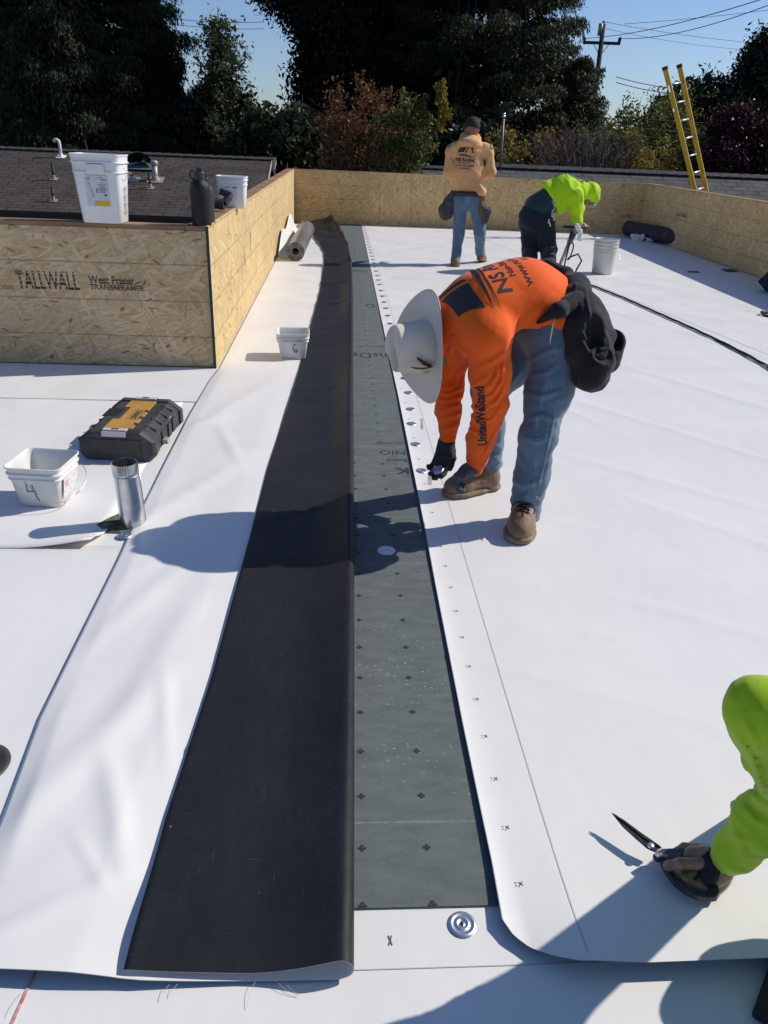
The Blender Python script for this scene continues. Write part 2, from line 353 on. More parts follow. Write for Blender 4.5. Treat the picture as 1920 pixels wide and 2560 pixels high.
# ------------------------------------------------------------ signed-distance modelling (bodies, clothes)
def nz(P, s, seed=0):
    r = np.random.default_rng(seed); a = np.zeros(P.shape[:-1])
    for i in range(6):
        k = r.normal(size=3); k /= np.linalg.norm(k); a += np.sin(P@(k*s*(1+.35*i))+r.uniform(0, 6.3)+1.3*np.sin(P@(r.normal(size=3)*s*.4)))/(1+.25*i)
    return a/3.2
def pjx(P):
    v = P-CAM0; k = v@CD; return 960+FOC*(v@CR)/k, 1280-FOC*(v@CU)/k
class SDF:
    def folds(s, lines, wpx=4.5, amp=.004): s.fl = getattr(s, 'fl', [])+[(np.array(l, float), wpx, amp) for l in lines]; return s
    def __init__(s): s.fl = []; s.p = []; s.cuts = []; s.subs = []; s.w = []
    def cap(s, a, b, ra, rb=None, k=.03, flat=None):   # tapered limb; flat=(axis vec, factor) squashes section
        s.p.append(('c', np.array(a, float), np.array(b, float), ra, ra if rb is None else rb, k, flat)); return s
    def chain(s, pts, rs, k=.03, flat=None):
        for i in range(len(pts)-1): s.cap(pts[i], pts[i+1], rs[i], rs[i+1], k, flat)
        return s
    def ell(s, c, rad, axes=None, k=.03): s.p.append(('e', np.array(c, float), np.array(rad, float), np.eye(3) if axes is None else np.array(axes, float), k)); return s
    def sub(s, c, rad, axes=None, k=.01): s.subs.append(('e', np.array(c, float), np.array(rad, float), np.eye(3) if axes is None else np.array(axes, float), k)); return s
    def cut(s, pt, n, near=None, r=1e9): s.cuts.append((np.array(pt, float), np.array(n, float)/np.linalg.norm(n), near, r)); return s
    def wr(s, amp, sc, seed=0, where=None, rad=None, axis=None): s.w.append((amp, sc, seed, where, rad, axis)); return s
    @staticmethod
    def ev(p, P):
        if p[0] == 'c':
            _, a, b, ra, rb, k, flat = p; ab = b-a; L2 = ab@ab+1e-12; q = P-a; t = np.clip(q@ab/L2, 0, 1); v = q-t[..., None]*ab
            if flat is not None:
                ax, f = np.array(flat[0], float), flat[1]; ax = ax/np.linalg.norm(ax); v = v+((v@ax)*(1/f-1))[..., None]*ax
                return (np.linalg.norm(v, axis=-1)-(ra+(rb-ra)*t))*min(1, f*1.15)
            return np.linalg.norm(v, axis=-1)-(ra+(rb-ra)*t)
        _, c, rad, A, k = p; q = (P-c)@A.T; n = q/rad; l = np.linalg.norm(n, axis=-1); l2 = np.linalg.norm(n/rad, axis=-1)+1e-9
        return l*(l-1)/l2
    def box(s, p):
        if p[0] == 'c': r = max(p[3], p[4])*1.05; return np.minimum(p[1], p[2])-r, np.maximum(p[1], p[2])+r
        r = p[2].max(); return p[1]-r, p[1]+r
    def mesh(s, vox):
        bs = [s.box(p) for p in s.p]; lo = np.min([b[0] for b in bs], 0)-3*vox-.015; hi = np.max([b[1] for b in bs], 0)+3*vox+.015
        n = np.ceil((hi-lo)/vox).astype(int)+1; D = np.full(n, .08, dtype=np.float64)
        ax = [lo[i]+vox*np.arange(n[i]) for i in range(3)]
        for p, (bl, bh) in zip(s.p, bs):
            k = p[-2] if p[0] == 'c' else p[-1]; mg = k+2.5*vox+.012
            i0 = np.maximum(np.floor((bl-mg-lo)/vox).astype(int), 0); i1 = np.minimum(np.ceil((bh+mg-lo)/vox).astype(int)+1, n)
            sl = tuple(slice(i0[i], i1[i]) for i in range(3)); P = np.stack(np.meshgrid(*[ax[i][sl[i]] for i in range(3)], indexing='ij'), -1)
            d = s.ev(p, P); o = D[sl]; h = np.maximum(k-np.abs(o-d), 0)/k; D[sl] = np.minimum(o, d)-h*h*k*.25
        P = np.stack(np.meshgrid(*ax, indexing='ij'), -1)
        for p in s.subs:
            d = -s.ev(p, P); k = p[-1]; h = np.maximum(k-np.abs(D-d), 0)/k; D = np.maximum(D, d)+h*h*k*.25
        m = np.abs(D) < .03
        for amp, sc, seed, where, rad, axis in s.w:
            Q = P[m]
            if axis is not None: Qs = Q*np.array(axis)
            else: Qs = Q
            wv = nz(Qs, sc, seed)
            if where is not None: wv = wv*np.exp(-np.sum((Q-np.array(where))**2, -1)/rad**2)
            D[m] += amp*wv
        if s.fl:      # cloth creases: raised ridges following measured lines, each with a groove on either side
            Q = P[m]; ux, uy = pjx(Q); acc = np.zeros(len(Q))
            for l, wp, am in s.fl:
                best = np.full(len(Q), 1e9); tt_ = np.zeros(len(Q)); ns = len(l)-1
                for i in range(ns):
                    a, b = l[i], l[i+1]; ab = b-a; t = np.clip(((ux-a[0])*ab[0]+(uy-a[1])*ab[1])/(ab@ab), 0, 1); d = np.hypot(ux-a[0]-t*ab[0], uy-a[1]-t*ab[1]); z_ = d < best; best = np.where(z_, d, best); tt_ = np.where(z_, (i+t)/ns, tt_)
                g_ = best/wp; acc += am*np.sin(np.pi*np.clip(tt_*.9+.05, 0, 1))**.5*(np.exp(-g_**2)-.55*np.exp(-((g_-1.9)/1.1)**2))
            D[m] -= acc
        for pt, nn, near, r in s.cuts:
            d = (P-pt)@nn
            if near is not None: d = np.where(np.linalg.norm(P-np.array(near), axis=-1) < r, d, -1)
            D = np.maximum(D, d)
        return surfnet(D, lo, vox)
def surfnet(D, lo, h):
    s = D < 0; n = np.array(D.shape); c = s[:-1, :-1, :-1]; act = np.zeros(n-1, bool); A = np.zeros(tuple(n-1)+(3,)); cnt = np.zeros(n-1)
    def sh(a, o): return a[o[0]:n[0]-1+o[0], o[1]:n[1]-1+o[1], o[2]:n[2]-1+o[2]]
    offs = [(i, j, k) for i in (0, 1) for j in (0, 1) for k in (0, 1)]
    for a in offs:
        for d in range(3):
            if a[d] == 0:
                b = list(a); b[d] = 1; va, vb = sh(D, a), sh(D, b); x = (va < 0) != (vb < 0)
                t = np.where(x, va/(va-vb+1e-30), 0); p = np.array(a, float)
                for e in range(3): A[..., e] += np.where(x, p[e]+(t if e == d else 0), 0)
                cnt += x
    act = cnt > 0; ids = np.full(act.shape, -1); ids[act] = np.arange(act.sum()); I = np.argwhere(act)
    V = lo+h*(I+A[act]/cnt[act][:, None]); F = []
    for d in range(3):
        e1, e2 = [(1, 2), (2, 0), (0, 1)][d]
        a = [slice(1, -1)]*3; a[d] = slice(0, -1)
        b = list(a); b[d] = slice(1, None); x = s[tuple(a)] != s[tuple(b)]
        I = np.argwhere(x); I += np.array([0 if i == d else 1 for i in range(3)])
        flip = s[tuple(a)][x]
        def g(o1, o2):
            J = I.copy(); J[:, e1] += o1; J[:, e2] += o2; return ids[J[:, 0], J[:, 1], J[:, 2]]
        q = np.stack([g(-1, -1), g(0, -1), g(0, 0), g(-1, 0)], 1); q[~flip] = q[~flip][:, ::-1]; F.append(q)
    F = np.concatenate(F); F = F[(F >= 0).all(1)]; return V, F
def sdf_obj(name, sd, vox, m, parent, label=None, relax=1, kind=None):
    V, F = sd.mesh(vox)
    for _ in range(relax):      # one light Laplacian pass takes the stair-steps out
        S = np.zeros_like(V); c = np.zeros(len(V))
        for i in range(4):
            a, b = F[:, i], F[:, (i+1) % 4]; np.add.at(S, a, V[b]); np.add.at(S, b, V[a]); np.add.at(c, a, 1); np.add.at(c, b, 1)
        V = V*.5+.5*S/np.maximum(c, 1)[:, None]
    o = link_mesh(name, V, F, m, parent, None, True, True, kind, label)
    return o, V, F
def bvh_of(V, F): return BVHTree.FromPolygons([tuple(v) for v in V], [tuple(map(int, f)) for f in F])
def hand(sd, wrist, fdir, pnorm, side=1, s=1., curl=(.6, .7, .8, .9), spread=.05, thumb=(.5, .5), r=1.0, L=1.0):
    """five-fingered hand: fdir finger direction, pnorm direction the palm faces, side +1: thumb towards fdir x pnorm"""
    f = np.array(fdir, float); f /= np.linalg.norm(f); p = np.array(pnorm, float); p -= f*(p@f); p /= np.linalg.norm(p); t = np.cross(f, p)*side; wv = np.array(wrist, float)
    for q in (-1.2, -.4, .4, 1.2): sd.cap(wv+t*q*.012*s, wv+f*.088*s+t*q*.021*s, .0155*s*r, .0125*s*r, .016)
    sd.ell(wv+f*.035*s+t*.022*s+p*.008*s, (.018*s*r, .032*s, .016*s*r), np.stack([t, f, p]), .015)
    for i, (q, ln) in enumerate(((1.5, .92), (.5, 1.), (-.5, .94), (-1.5, .76))):
        a = wv+f*(.088-.006*abs(q-.3))*s+t*q*.0185*s; d = f+t*q*spread; d /= np.linalg.norm(d); ang = 0; rr = .0098*s*r
        for j, seg in enumerate((.042, .027, .021)):
            ang += curl[i]*(.75, 1.0, .7)[j]; dd = d*math.cos(ang)+p*math.sin(ang); b = a+dd*seg*ln*s*L; sd.cap(a, b, rr, rr*.92, .004); a = b; rr *= .92
    a = wv+f*.022*s+t*.028*s+p*.004*s; d = (t*.75+f*.6+p*thumb[0]); d /= np.linalg.norm(d)
    b = a+d*.040*s; d2 = d*(1-thumb[1]*.6)+f*.5*thumb[1]+p*.6*thumb[1]; d2 /= np.linalg.norm(d2); c = b+d2*.032*s; d3 = d2+p*.3*thumb[1]; d3 /= np.linalg.norm(d3)
    sd.cap(a, b, .015*s*r, .0125*s*r, .012).cap(b, c, .0118*s*r, .0108*s*r, .004).cap(c, c+d3*.022*s, .0108*s*r, .0092*s*r, .004)
    return sd
def head(sd, c, up, fwd, s=1.):
    u = np.array(up, float); u /= np.linalg.norm(u); f = np.array(fwd, float); f -= u*(f@u); f /= np.linalg.norm(f); x = np.cross(f, u); c = np.array(c, float); A = np.stack([x, f, u])
    sd.ell(c+u*.02*s-f*.008*s, (.076*s, .097*s, .098*s), A, .02); sd.ell(c-u*.055*s+f*.028*s, (.055*s, .062*s, .058*s), A, .03)
    sd.cap(c+f*.092*s+u*.012*s, c+f*.112*s-u*.022*s, .009*s, .014*s, .015)           # nose
    for e in (-1, 1):
        sd.ell(c+x*e*.078*s-u*.008*s-f*.005*s, (.009*s, .018*s, .030*s), A, .006)      # ears
        sd.ell(c+x*e*.031*s+f*.078*s+u*.034*s, (.028*s, .012*s, .009*s), A, .012)      # brow
        sd.sub(c+x*e*.031*s+f*.098*s+u*.012*s, (.016*s, .010*s, .010*s), A, .008)      # eye sockets
        sd.ell(c+x*e*.030*s+f*.084*s+u*.011*s, (.012*s, .010*s, .010*s), A, .002)
    sd.ell(c+f*.087*s-u*.052*s, (.024*s, .012*s, .006*s), A, .004); sd.ell(c+f*.084*s-u*.064*s, (.020*s, .012*s, .007*s), A, .004)
    return sd

# ------------------------------------------------------------ palette
MW = membrane(); MBK = black_membrane(); MBD = board_mat()
M_OSBX = osb_mat('osb_front', 'x', tint=(1.04, .97, .98)); M_OSBY = osb_mat('osb_y', 'y', True, (1.02, .98, .88)); M_OSBV = osb_mat('osb_upright', 'x', True, gdir='v', tint=(1.16, 1.02, .84))  # same strand board, tint tuned separately for each wall
M_OSBX2 = osb_mat('osb_back', 'x', False, (1.16, 1.02, .84))
M_LUM = mat('lumber', (.22, .115, .06), .7, (.36, .22, .12), 3, stretch=(1, 1, 6), bump=.15, bscale=30)
M_GREEN = mat('green_edge_paint', (.012, .055, .05), .5)
M_INK = mat('ink', (.035, .03, .028), .7, (.09, .075, .05), 60, lo=.4, hi=.6)
M_PRINT = mat('grey_print', (.17, .17, .20), .6)
M_CHALK = mat('pencil_line', (.50, .49, .49), .7)
M_BPRINT = mat('board_print', (.030, .036, .036), .8, (.07, .085, .08), 260, lo=.5, hi=.75)
M_WPL = mat('white_pail_plastic', (.78, .78, .77), .38, (.70, .70, .68), 6, spec=.45, lo=.45, hi=.8, bump=.04, bscale=25)
M_WPL2 = mat('cloudy_pail_plastic', (.74, .74, .71), .42, (.62, .61, .59), 9, spec=.4, bump=.05, bscale=30)
M_GALV = mat('galvanised_steel', (.62, .63, .64), .27, (.50, .52, .54), 26, metal=1., bump=.10, bscale=9)
M_ZINC = mat('zinc_plate', (.85, .86, .87), .36, (.70, .71, .73), 80, metal=1., bump=.05, bscale=200)
M_WIRE = mat('steel_wire', (.5, .5, .5), .35, metal=1.)
M_BPL = mat('black_plastic', (.018, .020, .022), .42, (.035, .037, .038), 18, spec=.45, bump=.12, bscale=300)
M_BPL2 = mat('dusty_black_plastic', (.030, .033, .035), .55, (.060, .062, .060), 14, spec=.4, bump=.15, bscale=260)
M_RUB = mat('black_rubber', (.012, .013, .016), .6, (.03, .03, .032), 12, bump=.2, bscale=90)
M_VOID = mat('dark_void', (.05, .045, .04), .9)  # flat dark colour painted in for the shade inside screw hole and sump

# ------------------------------------------------------------ ground and roof deck
gm = MB(); gm.box((0, 60, -3.4), (900, 900, .2)); gm.build('ground', mat('yard_soil', (.07, .06, .04), .95, (.05, .065, .03), .8), kind='structure')
dk = MB(); poly = [(-6, -3), (6.1, -3), (6.1, 15.5), (-.97, 15.5), (-.97, 5.31), (-6, 5.31)]
dk.prism(poly, -.25, 0.0); dk.build('roof_deck', MW, kind='structure')
bw = MB(); poly2 = [(x*.985, y*.99 if y > 0 else y*.985) for x, y in poly]; bw.prism(poly2, -3.3, -.256)
tag(bw.build('building_wall', mat('stucco', (.34, .29, .22), .9, (.28, .24, .18), 4, bump=.3, bscale=40)), 'stucco outer walls of the building under the white flat roof', 'building')

def sn(X, Y, s, seed): return nz(np.stack([X, Y, 0*X], -1), s, seed)
def ridge(X, Y, x0, y0, ang, w, L, h):
    """a soft buckle in a loose sheet"""
    ca, sa = math.cos(ang), math.sin(ang); u = (X-x0)*ca+(Y-y0)*sa; v = -(X-x0)*sa+(Y-y0)*ca
    return h*np.exp(-(v/w)**2)*np.exp(-(u/L)**4)

# cover board under the seam (one long strip seen between the two sheets)
nb = 40; yb = np.concatenate([[1.055], np.linspace(1.2, 15.28, nb)]); Xb, Yb = np.meshgrid(np.linspace(-.55, .75, 14), yb, indexing='ij')
cb = thing('cover_board', 'grey green roof cover board strip printed with crosses beneath the black fold', 'roof board', (.1, 1.06, 0))
grid_mesh(Xb, Yb, Xb*0+.006, .0055, 0, 0).build('board', MBD, cb, world=True)
mk = MB()  # printed pattern
for i in range(0, 92):
    y = 1.051+.1518*i*(1.0 if i < 1 else 1) - (.0 if i else -.004)
    if y > 15: break
    for x in (.068+.0025*min(i, 10), .216+.0024*min(i, 8)):
        if i == 0: mk.box((x, 1.058, .0066), (.019, .006, .0006)); mk.box((x, 1.062, .0067), (.008, .012, .0006)); continue
        mk.box((x, y, .0066), (.018, .0062, .0006)); mk.box((x, y, .0069), (.0065, .017, .0004))
def flat_text(mb, s, x, y, size, rotz=0, z=.0068, stripes=None, sx=1., m=0, bold=0):
    V, F = text_geo(s, size, bold=bold)
    if stripes:
        V, F = subdiv(V, F, size*.08); ce = [np.mean([V[i] for i in f], 0) for f in F]
        F = [f for f, c in zip(F, ce) if (c[1]/size*stripes) % 1 > .28]
    c_, s_ = math.cos(rotz), math.sin(rotz); W = np.stack([x+sx*V[:, 0]*c_-V[:, 1]*s_, y+sx*V[:, 0]*s_+V[:, 1]*c_, V[:, 2]*0+z], -1); mb.add(W, F, m)
P180 = math.pi
flat_text(mk, 'nsDeck', .385, 5.66, .22, P180, sx=.62); mk.box((.28, 5.86, .0067), (.26, .010, .0004))
flat_text(mk, 'Board', .365, 3.545, .055, P180, sx=.8); flat_text(mk, 'NIC', .365, 3.66, .085, P180, sx=.9); flat_text(mk, 'OLOGY', .365, 3.78, .038, P180, sx=1.2); flat_text(mk, 'K', .365, 3.43, .11, P180, sx=1.0, bold=.003)
flat_text(mk, 'D', .37, 7.55, .24, P180, sx=.6); flat_text(mk, 'Deck', .37, 9.7, .25, P180, sx=.4)
mk.build('printed_crosses', M_BPRINT, cb, world=True)

# right-hand loose white sheet with a lifted near edge
ny, nx = 300, 220
t = np.linspace(0, 1, ny)**1.7; ys = .91+(15.24-.91)*t
xe = np.interp(ys, [.90, 1.05, 1.5, 2.25, 2.65, 4.5, 6.2, 15.3], [.352, .357, .358, .366, .372, .388, .394, .436])
u = np.linspace(0, 1, nx)**1.35; X = xe[:, None]+u[None, :]*(5.62-xe[:, None]); Y = np.repeat(ys[:, None], nx, 1)
ynear = np.interp(X[0], [.35, .37, .40, .44, .49, .62, .9, 1.5, 6], [1.015, .975, .948, .926, .908, .900, .903, .905, .91])
Y = ynear[None, :]+(15.24-ynear[None, :])*((Y-ys[0])/(15.24-ys[0]))
lift = .030*np.exp(-((Y-ynear[None, :])/.16)**1.0)*np.clip((X-.36)/.14, .25, 1)+.007*np.exp(-(X-xe[:, None])/.03)*np.clip(1.6-Y/6, 0, 1)
Z = .0085+lift+.0016*(sn(X, Y, 3.1, 3)+1)*np.exp(-Y/14)
for a in ((0.62, 1.8, -0.42, 0.0112, 0.35, 0.0027), (0.9, 2.28, -0.35, 0.0136, 0.4, 0.0027), (1.45, 2.0, -0.55, 0.0186, 0.5, 0.004), (1.2, 2.75, -0.4, 0.0155, 0.5, 0.0036), (1.6, 3.3, -0.7, 0.0248, 0.8, 0.0045), (1.9, 4.1, -0.9, 0.031, 1.0, 0.0054), (2.3, 5.2, -1.0, 0.0372, 1.2, 0.0063), (1.3, 1.45, -0.5, 0.0186, 0.35, 0.0027), (0.95, 3.6, -0.25, 0.0124, 0.4, 0.0018), (2.9, 7.2, -1.2, 0.0496, 2, 0.0054), (1.15, 4.9, -1.1, 0.031, 1, 0.004), (1.75, 2.7, -0.8, 0.0186, 0.6, 0.0045)): Z += ridge(X, Y, *a)
rs = thing('membrane_sheet', 'large white roofing sheet spread under the workers with a lifted near edge', 'roofing sheet', (.4, 1, 0), group='white roofing sheets')
grid_mesh(X[:, ::-1], Y[:, ::-1], Z[:, ::-1], .0016, 0, 1, 2, True).build('sheet', [MW, MBK, mat('sheet_edge', (.25, .25, .26), .6)], rs, smooth=True, world=True)
shf = BVHTree.FromPolygons([tuple(p) for p in np.stack([X, Y, Z], -1).reshape(-1, 3)], [(i*nx+j, (i+1)*nx+j, (i+1)*nx+j+1, i*nx+j+1) for i in range(ny-1) for j in range(nx-1)])
def sz(x, y):
    h = shf.ray_cast(Vector((x, y, 1)), Vector((0, 0, -1))); return h[0].z if h[0] else .009
pm = MB()
for i in range(0, 62):      # stitched X marks every 15 cm beside the edge
    y = 1.095+.1525*i
    if y > 9.5 or 3.0 < y < 3.2: continue
    x = .411+.0014*min(i, 8); z = sz(x, y)+.0007
    if i < 10 or i % 2 == 0:
        for dx, dy, L, an in ((0, 0, .016, .9), (.001, .001, .012, -.75), (-.010, .004, .004, 0), (-.010, -.003, .004, .2)):
            q = Matrix.Rotation(an, 3, 'Z'); pm.box((x+dx, y+dy, z), (L, .0022, .0005), q)
def line_on(mb, a, b, wd, n=40, dz=.0016):
    a, b = np.array(a), np.array(b); d = (b-a)/np.linalg.norm(b-a); s = np.array([-d[1], d[0]])*wd/2; P = [a+(b-a)*k/n for k in range(n+1)]
    V = [(*(p+s*e), sz(*p)+dz) for p in P for e in (-1, 1)]; mb.add(V, [(2*i, 2*i+1, 2*i+3, 2*i+2) for i in range(n)], 1)
g1, g2 = G(1438, 2326), G(1030, 958)
line_on(pm, (g1[0], .925), (g2[0]+.005, 14.9), .0018, 500)
for (x, y, s_, z_, r) in ((.452, 3.22, 'ROOFING', .028, 1.45), (.49, 3.98, 'MEMBRANE 60 MIL', .022, 1.5)):
    V, F = text_geo(s_, z_); c_, s2 = math.cos(r), math.sin(r); pm.add([(x+v[0]*c_-v[1]*s2, y+v[0]*s2+v[1]*c_, sz(x, y)+.0012) for v in V], F, 0)
pm.build('printed_marks', [M_PRINT, M_CHALK], rs, world=True)
jn = MB()
for (a, b) in (((3.0, 14.2), (5.0, 7.0)),):
    pass
line_on(jn, (2.35, 14.6), (3.60, 5.2), .010, 60, .0009); jn.build('seam_line', mat('seam', (.45, .45, .45), .6), rs, world=True)

# left-hand sheets on the lower roof field
def lsheet(x0, x1, y0, y1, z0, label, curl=None, seed=0, hole=None):
    X, Y = np.meshgrid(np.linspace(x0, x1, 90), np.linspace(y0, y1, 50), indexing='ij')
    Z = z0+.0012*(sn(X, Y, 4, seed)+1)
    if curl is not None: X, Y, Z = curl(X, Y, Z)
    th = thing('membrane_sheet', label, 'roofing sheet', ((x0+x1)/2, (y0+y1)/2, 0), group='white roofing sheets')
    grid_mesh(X, Y, Z, .0008, 0, 0, 2, curl is None).build('sheet', [MW, MBK, MATS['sheet_edge']], th, smooth=True, world=True)
lsheet(-5.8, -.70, 4.395, 5.145, .0060, 'white roofing sheet strip lying along the foot of the shaded strand board wall', seed=5)
def curl2(X, Y, Z):      # the cut corner beside the steel pipe curls up
    f = np.exp(-((Y-2.59)/.085)**2)*np.clip((X+1.22)/.30, 0, 1)**1.6*(X < -.86)
    return X-.02*f, Y+.012*f, Z+.034*f
lsheet(-5.8, -.91, 2.59, 4.41, .0035, 'white roofing sheet under the tool box with a cut corner curling beside the steel pipe', curl2, 6)
lsheet(-5.8, -.70, 4.41-1.60, 4.41, .0022, 'narrow white underlying roofing sheet seen between steel pipe and tool box', None, 9)
lsheet(-5.8, -.70, -1.2, 2.62, .0011, 'white roofing sheet left of the wrinkled sheet, with a round black drain cut into it', seed=7)
op = MB(); op.add([(-.965, 2.79, .0062), (-.915, 2.725, .0062), (-.735, 2.722, .0062), (-.735, 2.90, .0062), (-.905, 2.89, .0062), (-.935, 2.85, .0062)], [(0, 1, 2, 3, 4, 5)], 0)
tag(op.build('deck_opening', mat('exposed_insulation', (.06, .05, .035), .95, (.20, .18, .12), 30)), 'dark ragged cutout in the white sheet around the steel pipe', 'cutout')

# the folded sheet: white top, black underside turned over at the fold
def folded():
    ny = 300; t = np.linspace(0, 1, ny)**1.6; ys = .905+(14.9-.905)*t
    xs = np.interp(ys, [.9, 1.3, 1.63, 1.99, 2.48, 2.92, 3.35, 4.16, 4.83, 5.16, 15], [-.74, -.765, -.797, -.803, -.810, -.823, -.83, -.838, -.83, -.805, -.805])
    xf = np.interp(ys, [.9, 1.48, 2.62, 4.52, 7.9, 10.2, 11.8, 13.3, 14.9], [.045, .056, .076, .104, .158, .175, .15, .05, -.10])
    xl = np.interp(ys, [.9, 1.285, 1.81, 2.37, 3.37, 5.0, 6.58, 8.0, 10.1, 11.0, 12.4, 13.0, 14.9], [-.386, -.384, -.356, -.343, -.325, -.262, -.222, -.186, -.178, -.195, -.31, -.42, -.70])
    rows = []
    for y, a, f, l in zip(ys, xs, xf, xl):
        far = max(0., (y-9.5)/5.)
        h = .046*np.interp(y, [.9, 2, 6, 12, 15], [1, .95, 1.1, 1.6, 2.2]) * (1+.12*math.sin(y*1.9)); r = h/2
        bot = np.linspace(0, 1, 70); xb = a+(f-r-a)*bot; zb = .0075+0*xb
        ang = np.linspace(-math.pi/2, math.pi/2, 16)[1:-1]; xa = f-r+r*np.cos(ang); za = .0075+r+r*np.sin(ang)
        top = np.linspace(0, 1, 34); xt = (f-r)+(l-(f-r))*top
        drop = np.clip((f-r-xt)/(.17+.03*math.sin(y*1.3)), 0, 1); zt = .0075+h-h*.90*(drop**1.15*(2.2-1.2*drop))
        zt = zt+.006*np.sin(y*2.3+xt*4)*np.sin(np.pi*top)**1
        rows.append((np.concatenate([xb, xa, xt]), np.concatenate([zb, za, zt])))
    X = np.array([r[0] for r in rows]); Z = np.array([r[1] for r in rows]); Y = np.repeat(ys[:, None], X.shape[1], 1)
    nb_ = 70; lay = np.zeros(X.shape[1]); lay[:nb_] = 1; W = sn(X, Y, 5, 2)
    # wrinkles of the lower, white layer
    XL = np.minimum(np.array([r_[0][-1] for r_ in rows]), -.24)[:, None]; win = np.clip((X-xs[:, None])/.06, 0, 1)*np.clip((XL-.0-X)/.10, 0, 1)**.8
    zw = .005*(W+1)+.003*(sn(X*1.5, Y*.7, 8, 4)+1)
    for a in [(-0.6, 1.02, 0.62, 0.0284, 0.3, 0.0061), (-0.5, 1.3, 1.95, 0.0304, 0.2, 0.0077), (-0.62, 1.5, 1.15, 0.0557, 0.38, 0.01), (-0.52, 1.92, 1.4, 0.0506, 0.34, 0.0069), (-0.66, 2.2, 1.2, 0.0405, 0.3, 0.0054), (-0.56, 2.65, 1.0, 0.0355, 0.28, 0.0054), (-0.64, 3.1, 1.1, 0.0506, 0.4, 0.0069), (-0.55, 3.7, 1.9, 0.0304, 0.3, 0.0054), (-0.66, 4.1, 0.8, 0.0304, 0.25, 0.0054), (-0.58, 4.4, 1.2, 0.0506, 0.5, 0.0069), (-0.52, 1.16, -0.9, 0.0121, 0.1, 0.0031), (-0.45, 1.62, 1.8, 0.0203, 0.22, 0.0046)]: zw = zw+ridge(X, Y, *a)
    zw *= np.clip(1.25-Y/9, .2, 1); Z = Z+np.where(lay > 0, zw*win, 0)
    Z = Z+np.where(lay > 0, .014*np.exp(-(Y-.905)/.10)*np.clip((-.05-X)/.3, 0, 1)*(1+.4*np.sin(X*9)), 0)
    # flap follows whatever is under it and gets its own cross creases further off
    fl = 1-lay; cr = .010*np.abs(sn(X*.4, Y*1.1, 6.5, 8))*np.clip((Y-4)/4, 0, 1)+.055*np.clip((Y-11.2)/3, 0, 1)*(1+.6*np.sin(Y*7+X*8))
    Z = Z+fl*cr+fl*.0035*(sn(X, Y, 3.2, 12)+1)
    for a in ((-.12, 2.0, .35, .012, .2, .004), (-.2, 2.9, .5, .012, .25, .005), (-.1, 3.6, .4, .012, .25, .005), (-.16, 4.7, .3, .018, .3, .007), (-.05, 6.2, .5, .02, .3, .010), (-.08, 7.5, .2, .03, .3, .012), (-.02, 8.6, .3, .03, .3, .014), (-.25, 1.55, .3, .010, .2, .003)): Z = Z+fl*ridge(X, Y, *a)
    # the free edge of the flap lifts a little close to its near corner
    tt = np.zeros(X.shape[1]); tt[-34:] = np.linspace(0, 1, 34); Z = Z+.020*np.exp(-((Y-.95)/.16)**2)*tt[None, :]**3
    # cut end of the flap is slightly skewed
    Y = Y+np.where(lay > 0, .028*np.clip((-.35-X)/.35, 0, 1.4), .012*tt[None, :])*np.exp(-(Y-.905)/.5)
    return X, Y, Z
FX, FY, FZ = folded()
fs = thing('folded_membrane', 'wrinkled white roofing sheet folded back on itself with its black underside up', 'roofing sheet', (-.4, .92, 0))
grid_mesh(FX[:, ::-1], FY[:, ::-1], FZ[:, ::-1], .0016, 0, 1, 2).build('sheet', [MW, MBK, mat('white_sheet_edge', (.42, .42, .43), .5)], fs, smooth=True, world=True)
thr = MB()      # loose scrim threads at the cut end
for x, L, a in ((-.56, .05, -2.3), (-.30, .028, -2.3), (-.285, .022, -2.4), (-.14, .045, -2.1), (-.10, .05, -.8), (-.085, .035, -1.0)):
    thr.tube([(x+L*k/5*math.cos(a+.3*k/5), .902+L*k/5*math.sin(a+.3*k/5), .012-.008*k/5) for k in range(6)], .0004, 4)
thr.build('scrim_threads', mat('thread', (.55, .54, .50), .6), fs, world=True)

# fastening plates
def plate(mb, r=.030):
    prof = [(0.0, .0030), (.0035, .0034), (.0045, .0012), (.008, .0012), (.0105, .0040), (.013, .0040), (.016, .0016), (.020, .0018), (.023, .0034), (.0265, .0032), (.0285, .0012), (.030, .0002)]
    mb.lathe([(a*r/.030, z) for a, z in prof], (0, 0, 0), 30)
def make_plate(label, loc, grp='fastening plates along the sheet edge', sm=False):
    t = thing('fastening_plate', label, 'metal plate', loc, 0, grp); b = MB(); plate(b); b.build('plate', M_ZINC, t, smooth=True)
    s = MB(); s.lathe([(0, .0058), (.0032, .0055), (.0042, .0038), (.0042, .002)], (0, 0, 0), 10); s.build('screw_head', MATS.get('screw') or mat('screw', (.10, .11, .12), .35, metal=.8), t, smooth=True); return t
P0 = make_plate('round steel plate on the white strip at the near end of the grey board', (.273, 1.015, .002), 'round steel fastening plates')
pl = [(.418, 3.38, 'round steel plate just left of the gloved hand of the worker in orange'), (.422, 3.74, 'second round steel plate beyond the gloved hand at the edge of the sheet'), (.427, 4.063, 'third round steel plate beyond the gloved hand at the edge of the sheet'), (.445, 4.326, 'fourth round steel plate beyond the gloved hand, nearer the hat')]
for x, y, lb in pl: dup(P0, (x, y, sz(x, y)+.0012), RNG.uniform(0, 6), lb)['group'] = 'round steel fastening plates'
k = 0
for y in list(np.arange(4.68, 15.0, .33)):
    o = dup(P0, (.452+.002*y if y < 9 else .471, y+RNG.uniform(-.03, .03), sz(.46, y)+.0022), RNG.uniform(0, 6), 'small bright steel plate in the long row along the sheet edge beyond the hat'); o['group'] = 'steel plates in the far row along the sheet edge'
